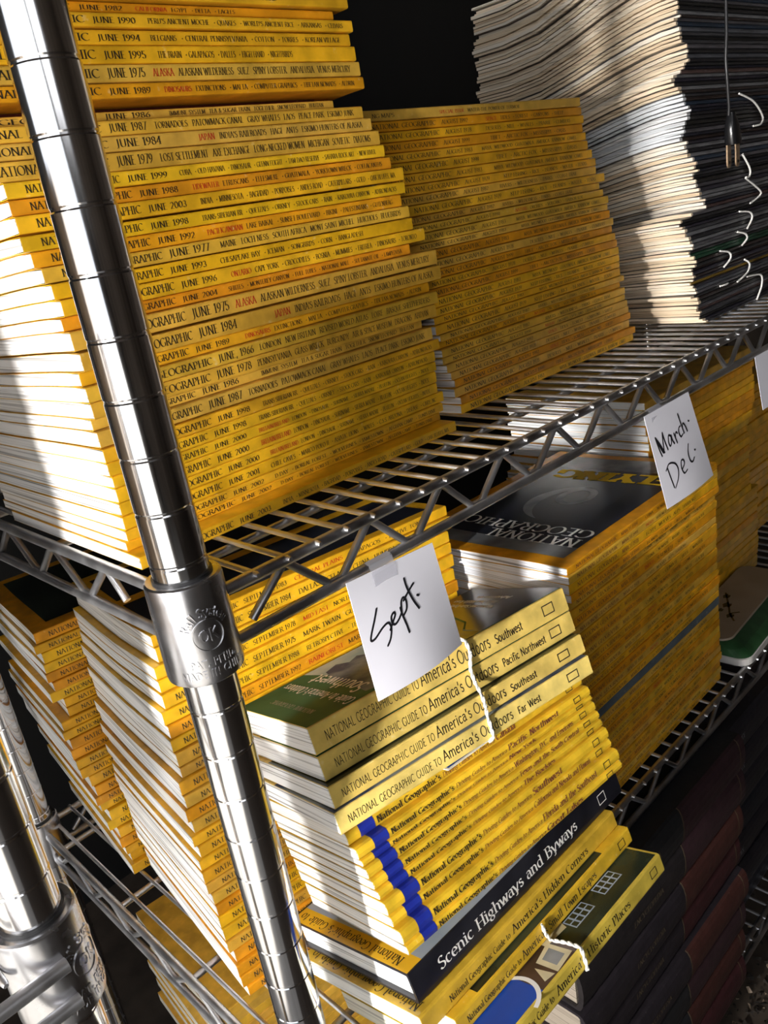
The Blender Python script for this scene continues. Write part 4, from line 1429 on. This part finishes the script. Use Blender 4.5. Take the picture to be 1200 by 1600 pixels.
# ------------------------------------------------------------------ paper notes taped to the shelf rail
def note(name, quad, bend, strokes, label, tape_quad, sw=.8, fold=None):
    """quad: tl, tr, br, bl world mm; strokes in unit coordinates (x right, y down)"""
    root = empty(name, P(*quad[0]), (0, 0, 0), label, 'note', 'handwritten month notes on the rail')
    o = Vector(quad[0])
    tl, tr, br, bl = [Vector(q) - o for q in quad]
    def S(x, y, off=0.0):
        p = tl.lerp(tr, x).lerp(bl.lerp(br, x), y)
        p = p + Vector((0, -1, 0)) * (bend(x, y) + off)
        return p
    m = MB()
    n = 14
    fr = [[S(i / n, j / n, .12) for i in range(n + 1)] for j in range(n + 1)]
    bk = [[S(i / n, j / n, -.12) for i in range(n + 1)] for j in range(n + 1)]
    vs = [p for row in fr for p in row] + [p for row in bk for p in row]
    fs = []
    w = n + 1
    for j in range(n):
        for i in range(n):
            a = j * w + i
            fs += [(a, a + w, a + w + 1, a + 1), (w * w + a, w * w + a + 1, w * w + a + w + 1, w * w + a + w)]
    for i in range(n):
        fs += [(i, i + 1, w * w + i + 1, w * w + i), (n * w + i, w * w + n * w + i, w * w + n * w + i + 1, n * w + i + 1),
               (i * w, w * w + i * w, w * w + (i + 1) * w, (i + 1) * w), (i * w + n, (i + 1) * w + n, w * w + (i + 1) * w + n, w * w + i * w + n)]
    m.add(vs, fs)
    m.build('sheet', M['paper'], root, True)
    m = MB()
    for st in strokes:
        if len(st) == 1:
            st = [(st[0][0] - .008, st[0][1] - .004), (st[0][0] + .008, st[0][1] + .004)]
        # smooth the stroke
        fine = []
        P_ = [st[0]] + st + [st[-1]]
        for a, b, c, d in zip(P_, P_[1:], P_[2:], P_[3:]):
            for k in range(6):
                t = k / 6
                fine.append(tuple(.5 * ((2 * b[q]) + (-a[q] + c[q]) * t + (2 * a[q] - 5 * b[q] + 4 * c[q] - d[q]) * t * t + (-a[q] + 3 * b[q] - 3 * c[q] + d[q]) * t ** 3) for q in (0, 1)))
        fine.append(st[-1])
        vs = []
        pts3 = [S(x, y, .22) for x, y in fine]
        for j, p in enumerate(pts3):
            t = pts3[min(j + 1, len(pts3) - 1)] - pts3[max(j - 1, 0)]
            t = t.normalized() if t.length > 1e-9 else Vector((1, 0, 0))
            nrm = Vector((-t.z, 0, t.x))
            vs += [p + nrm * sw, p - nrm * sw]
        m.add(vs, [(2 * j, 2 * j + 1, 2 * j + 3, 2 * j + 2) for j in range(len(pts3) - 1)])
        for e in (pts3[0], pts3[-1]):
            m.add([e + Vector((math.cos(R(a)) * sw, -.02, math.sin(R(a)) * sw)) for a in range(0, 360, 40)], [tuple(range(9))])
    m.build('handwriting', M['marker'], root)
    if tape_quad:
        m = MB()
        q = [Vector(p) - o for p in tape_quad]
        nn = len(q) // 2
        m.add(q, [(2 * j, 2 * j + 1, 2 * j + 3, 2 * j + 2) for j in range(nn - 1)])
        m.build('tape', M['tape'], root)
    return root


SEPT = [[(.215, .29), (.17, .36), (.095, .47), (.085, .51), (.13, .505), (.22, .455), (.285, .44), (.30, .49), (.265, .565), (.22, .61)],
        [(.285, .50), (.31, .475), (.345, .44), (.375, .405), (.365, .385), (.33, .41), (.325, .46), (.35, .48), (.40, .455), (.44, .42)],
        [(.445, .375), (.445, .44), (.455, .52), (.46, .60)], [(.445, .42), (.47, .34), (.505, .31), (.525, .345), (.505, .41), (.46, .445)],
        [(.575, .17), (.575, .25), (.60, .37), (.635, .46)], [(.50, .335), (.58, .285), (.655, .245)], [(.665, .355)]]
note('paper_note', ((84.4, -10.5, -26.5), (153, -10.5, -30.5), (160.5, -14, -101), (87.5, -14, -100.5)), lambda x, y: 3.5 * math.sin(math.pi * x) * y + 1.5 * y,
     SEPT, 'square white note reading Sept. taped to the upper shelf rail', [(103, -6, -23.4), (121, -6, -23.4), (103, -9.4, -24.6), (121, -9.4, -24.6), (103, -11.2, -30), (121, -11.2, -30), (104, -11.9, -42), (122, -11.9, -42)], .75)
MARCH = [[(.14, .46), (.12, .38), (.10, .25)], [(.10, .25), (.15, .33), (.20, .44)], [(.10, .25), (.16, .40), (.19, .43), (.225, .31), (.25, .24)], [(.25, .24), (.255, .33), (.27, .43)],
         [(.39, .32), (.35, .30), (.32, .36), (.33, .41), (.37, .38), (.395, .31), (.40, .37), (.42, .41)],
         [(.46, .31), (.465, .36), (.475, .42)], [(.465, .37), (.485, .33), (.51, .31), (.525, .33)],
         [(.62, .28), (.585, .29), (.56, .34), (.58, .385), (.63, .37)], [(.645, .15), (.65, .25), (.66, .37)], [(.655, .31), (.69, .27), (.72, .30), (.735, .37)], [(.82, .28)],
         [(.17, .60), (.185, .72), (.20, .83)], [(.14, .62), (.22, .57), (.32, .60), (.35, .67), (.31, .76), (.22, .84)],
         [(.42, .705), (.49, .66), (.485, .615), (.44, .62), (.415, .69), (.44, .755), (.51, .74)], [(.67, .50), (.62, .58), (.615, .67), (.66, .70), (.71, .67)], [(.77, .60)]]
note('paper_note', ((401, -10.5, -25.5), (474, -10.5, -25), (505, -16, -108), (421, -16, -109)), lambda x, y: 2.0 * math.sin(math.pi * x) * y - .5 * max(0, .25 - x) * (1 - y),
     MARCH, 'square white note reading March. Dec. taped to the upper shelf rail', [(411, -6, -23.4), (431, -6, -23.4), (411, -9.4, -24.6), (431, -9.4, -24.6), (412, -11.0, -30), (432, -11.0, -30), (414, -11.7, -44), (434, -11.7, -44)], .8)
note('paper_note', ((606, -10.5, -27), (648, -10.5, -27), (651, -12, -82), (621, -12, -82)), lambda x, y: 0.0, [], 'narrow blank white paper hanging from the upper shelf rail at the right edge', None)

# ------------------------------------------------------------------ round-cornered tin with a sprig at the right end of the middle shelf
root = empty('keepsake_tin', P(585, -12, -352.6), (0, 0, R(3)), 'beige lidded tin with dark flower sprig and green print on the right shelf', 'tin')
def rrect(x0, x1, y0, y1, r, n=6):
    out = []
    for cx, cy, a in ((x1 - r, y1 - r, 0), (x0 + r, y1 - r, 90), (x0 + r, y0 + r, 180), (x1 - r, y0 + r, 270)):
        out += [(cx + r * math.cos(R(a + 90 * j / n)), cy + r * math.sin(R(a + 90 * j / n))) for j in range(n + 1)]
    return out
def stack_shape(m, rings):
    k = len(rings[0][0])
    for ring, z in rings:
        pass
    vs = [(x, y, z) for ring, z in rings for x, y in ring]
    fs = [tuple(range(k))[::-1], tuple((len(rings) - 1) * k + j for j in range(k))]
    for i in range(len(rings) - 1):
        for j in range(k):
            j2 = (j + 1) % k
            fs.append((i * k + j, i * k + j2, i * k + k + j2, i * k + k + j))
    m.add(vs, fs)
m = MB()
stack_shape(m, [(rrect(2, 198, 2, 78, 13), 0), (rrect(0, 200, 0, 80, 14), 2), (rrect(0, 200, 0, 80, 14), 9), (rrect(1.5, 198.5, 1.5, 78.5, 13), 10)])
m.build('tray', M['white_plastic'], root)
m = MB()
stack_shape(m, [(rrect(1, 199, 1, 79, 14), 10), (rrect(4, 196, 10, 79, 14), 17), (rrect(8, 192, 22, 78, 14), 22)])
m.build('green_side', M['tin_green'], root)
m = MB()
stack_shape(m, [(rrect(8, 192, 22.5, 78, 14), 22.2), (rrect(9, 191, 23.5, 77, 13), 24)])
lid = m.build('lid', M['beige'], root)
m = MB()
for (cx, cy, r_) in ((62, 42, 5), (84, 54, 6), (104, 62, 5), (70, 56, 4)):
    m.add([(cx + r_ * (1 + .3 * math.sin(R(a * 5))) * math.cos(R(a)), cy + r_ * .8 * math.sin(R(a)), 24.1) for a in range(0, 360, 15)], [tuple(range(24))])
for a, b in (((52, 34), (66, 44)), ((66, 44), (84, 52)), ((84, 52), (112, 66)), ((74, 36), (66, 44))):
    a, b = Vector((*a, 24.1)), Vector((*b, 24.1))
    t = (b - a).normalized() * 1.1
    nrm = Vector((-t.y, t.x, 0))
    m.add([a + nrm, b + nrm, b - nrm, a - nrm], [(0, 1, 2, 3)])
m.build('sprig', M['dark_photo'], lid)

# ------------------------------------------------------------------ bottom shelf: dark leather volumes and more magazines
BZ = -735.5
vol = [44, 42, 46, 40, 45, 43, 44, 43]
zc = BZ
for i, t in enumerate(vol):
    k_ = len(vol) - i
    xl = 226 + random.uniform(-4, 5)
    r_ = empty('leather_volume', P(xl, -24 + random.uniform(-3, 3), zc), (0, 0, R(random.uniform(-.8, .8))), f'dark leather volume with maroon spine end, {ordw(k_)} from top of bottom shelf front stack', 'book', 'dark leather volumes lying on the bottom shelf')
    hardback(r_, 302, 190, t - .2, 'cloth', random.choice([(.02, .017, .018), (.022, .018, .022), (.018, .018, .02)]), (.34, .29, .23), 3, 7)
    m = MB()
    n = 8
    def spine_patch(x0, x1, off):
        vs = []
        for j in range(n + 1):
            y_, z_ = -7 * math.sin(math.pi * j / n), (t - .2) * (.5 - .5 * math.cos(math.pi * j / n))
            vs += [(x0, y_ - off, z_), (x1, y_ - off, z_)]
        m.add(vs, [(2 * j, 2 * j + 1, 2 * j + 3, 2 * j + 2) for j in range(n)])
    spine_patch(172, 301.5, .35)
    m.build('spine_panel', M['cloth'], r_, color=random.choice([(.05, .016, .018), (.06, .022, .018), (.04, .02, .024)]))
    m = MB()
    for x in (171, 290):
        spine_patch(x, x + 1.3, .5)
    m.build('gilt_line', M['gilt'], r_)
    L_ = Lettering()
    L_.line('ENCYCLOPEDIA', (80, -7.4, t * .52), (1, 0, 0), (0, 0, 1), t * .14, 50, 0)
    L_.build('spine_lettering', [M['gilt']], r_)
    zc += t
zc = BZ
for i, t in enumerate([41, 43, 40, 44, 42, 41, 43]):
    k_ = 7 - i
    r_ = empty('leather_volume', P(556 + random.uniform(-3, 3), 16 + random.uniform(-3, 3), zc), (0, 0, R(random.uniform(-.6, .6))), f'blue-black volume with pale lettering, {ordw(k_)} from top at the bottom right edge', 'book', 'blue-black volumes at the bottom right')
    hardback(r_, 290, 180, t - .2, 'cloth', random.choice([(.022, .024, .034), (.016, .018, .026), (.026, .024, .03)]), (.3, .28, .25), 3, 6)
    L_ = Lettering()
    L_.line('VOLUME INDEX', (18, -6.3, t * .45), (1, 0, 0), (0, 0, 1), t * .16, 48, 0)
    L_.build('spine_lettering', [M['grey_ink']], r_)
    zc += t
zc = BZ
ol = fill(BZ, -452, 9.6, .12)
for i, t in enumerate(ol):
    k_ = len(ol) - i
    xl = 26 + random.uniform(-6, 6)
    yo = random.uniform(-1, 1)
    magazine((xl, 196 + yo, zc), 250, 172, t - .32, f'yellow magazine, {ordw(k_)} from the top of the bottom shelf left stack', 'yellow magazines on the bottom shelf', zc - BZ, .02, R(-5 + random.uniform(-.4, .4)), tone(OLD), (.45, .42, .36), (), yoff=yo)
    zc += t

# ------------------------------------------------------------------ unseen carton added on the neighbouring shelf to shade the left stack
m = MB()
m.box(-640, -230, 75, 400, -113.4, 210)
ct = tag(m.build('shade_carton', M['carton'], None, world=True), 'unseen brown carton added beyond the left edge to shade the upper left stack', 'box')
m = MB()
m.box(-640, -230, 210, 265, 210.05, 210.2)
m.build('packing_tape', M['tape'], ct, world=True)

# ------------------------------------------------------------------ grit on the floor
m = MB()
for i in range(900):
    a, b = random.uniform(420, 1150), random.gauss(0, 1) * 26
    x, y = a, -20 + b
    s = random.uniform(1.5, 6)
    z0 = -850 + random.uniform(0, 3)
    v = [(x + random.uniform(-s, s), y + random.uniform(-s, s), z0 + random.uniform(0, s * 1.4)) for _ in range(5)]
    m.add(v, [(0, 1, 2), (0, 2, 3), (0, 3, 4), (0, 4, 1), (1, 2, 3), (1, 3, 4)], 1 if random.random() < .16 else 0)
tag(m.build('floor_grit', [M['soil'], M['crumb']], None, world=True), 'dark grit with pale crumbs along the floor below the shelves', 'grit', kind='stuff')
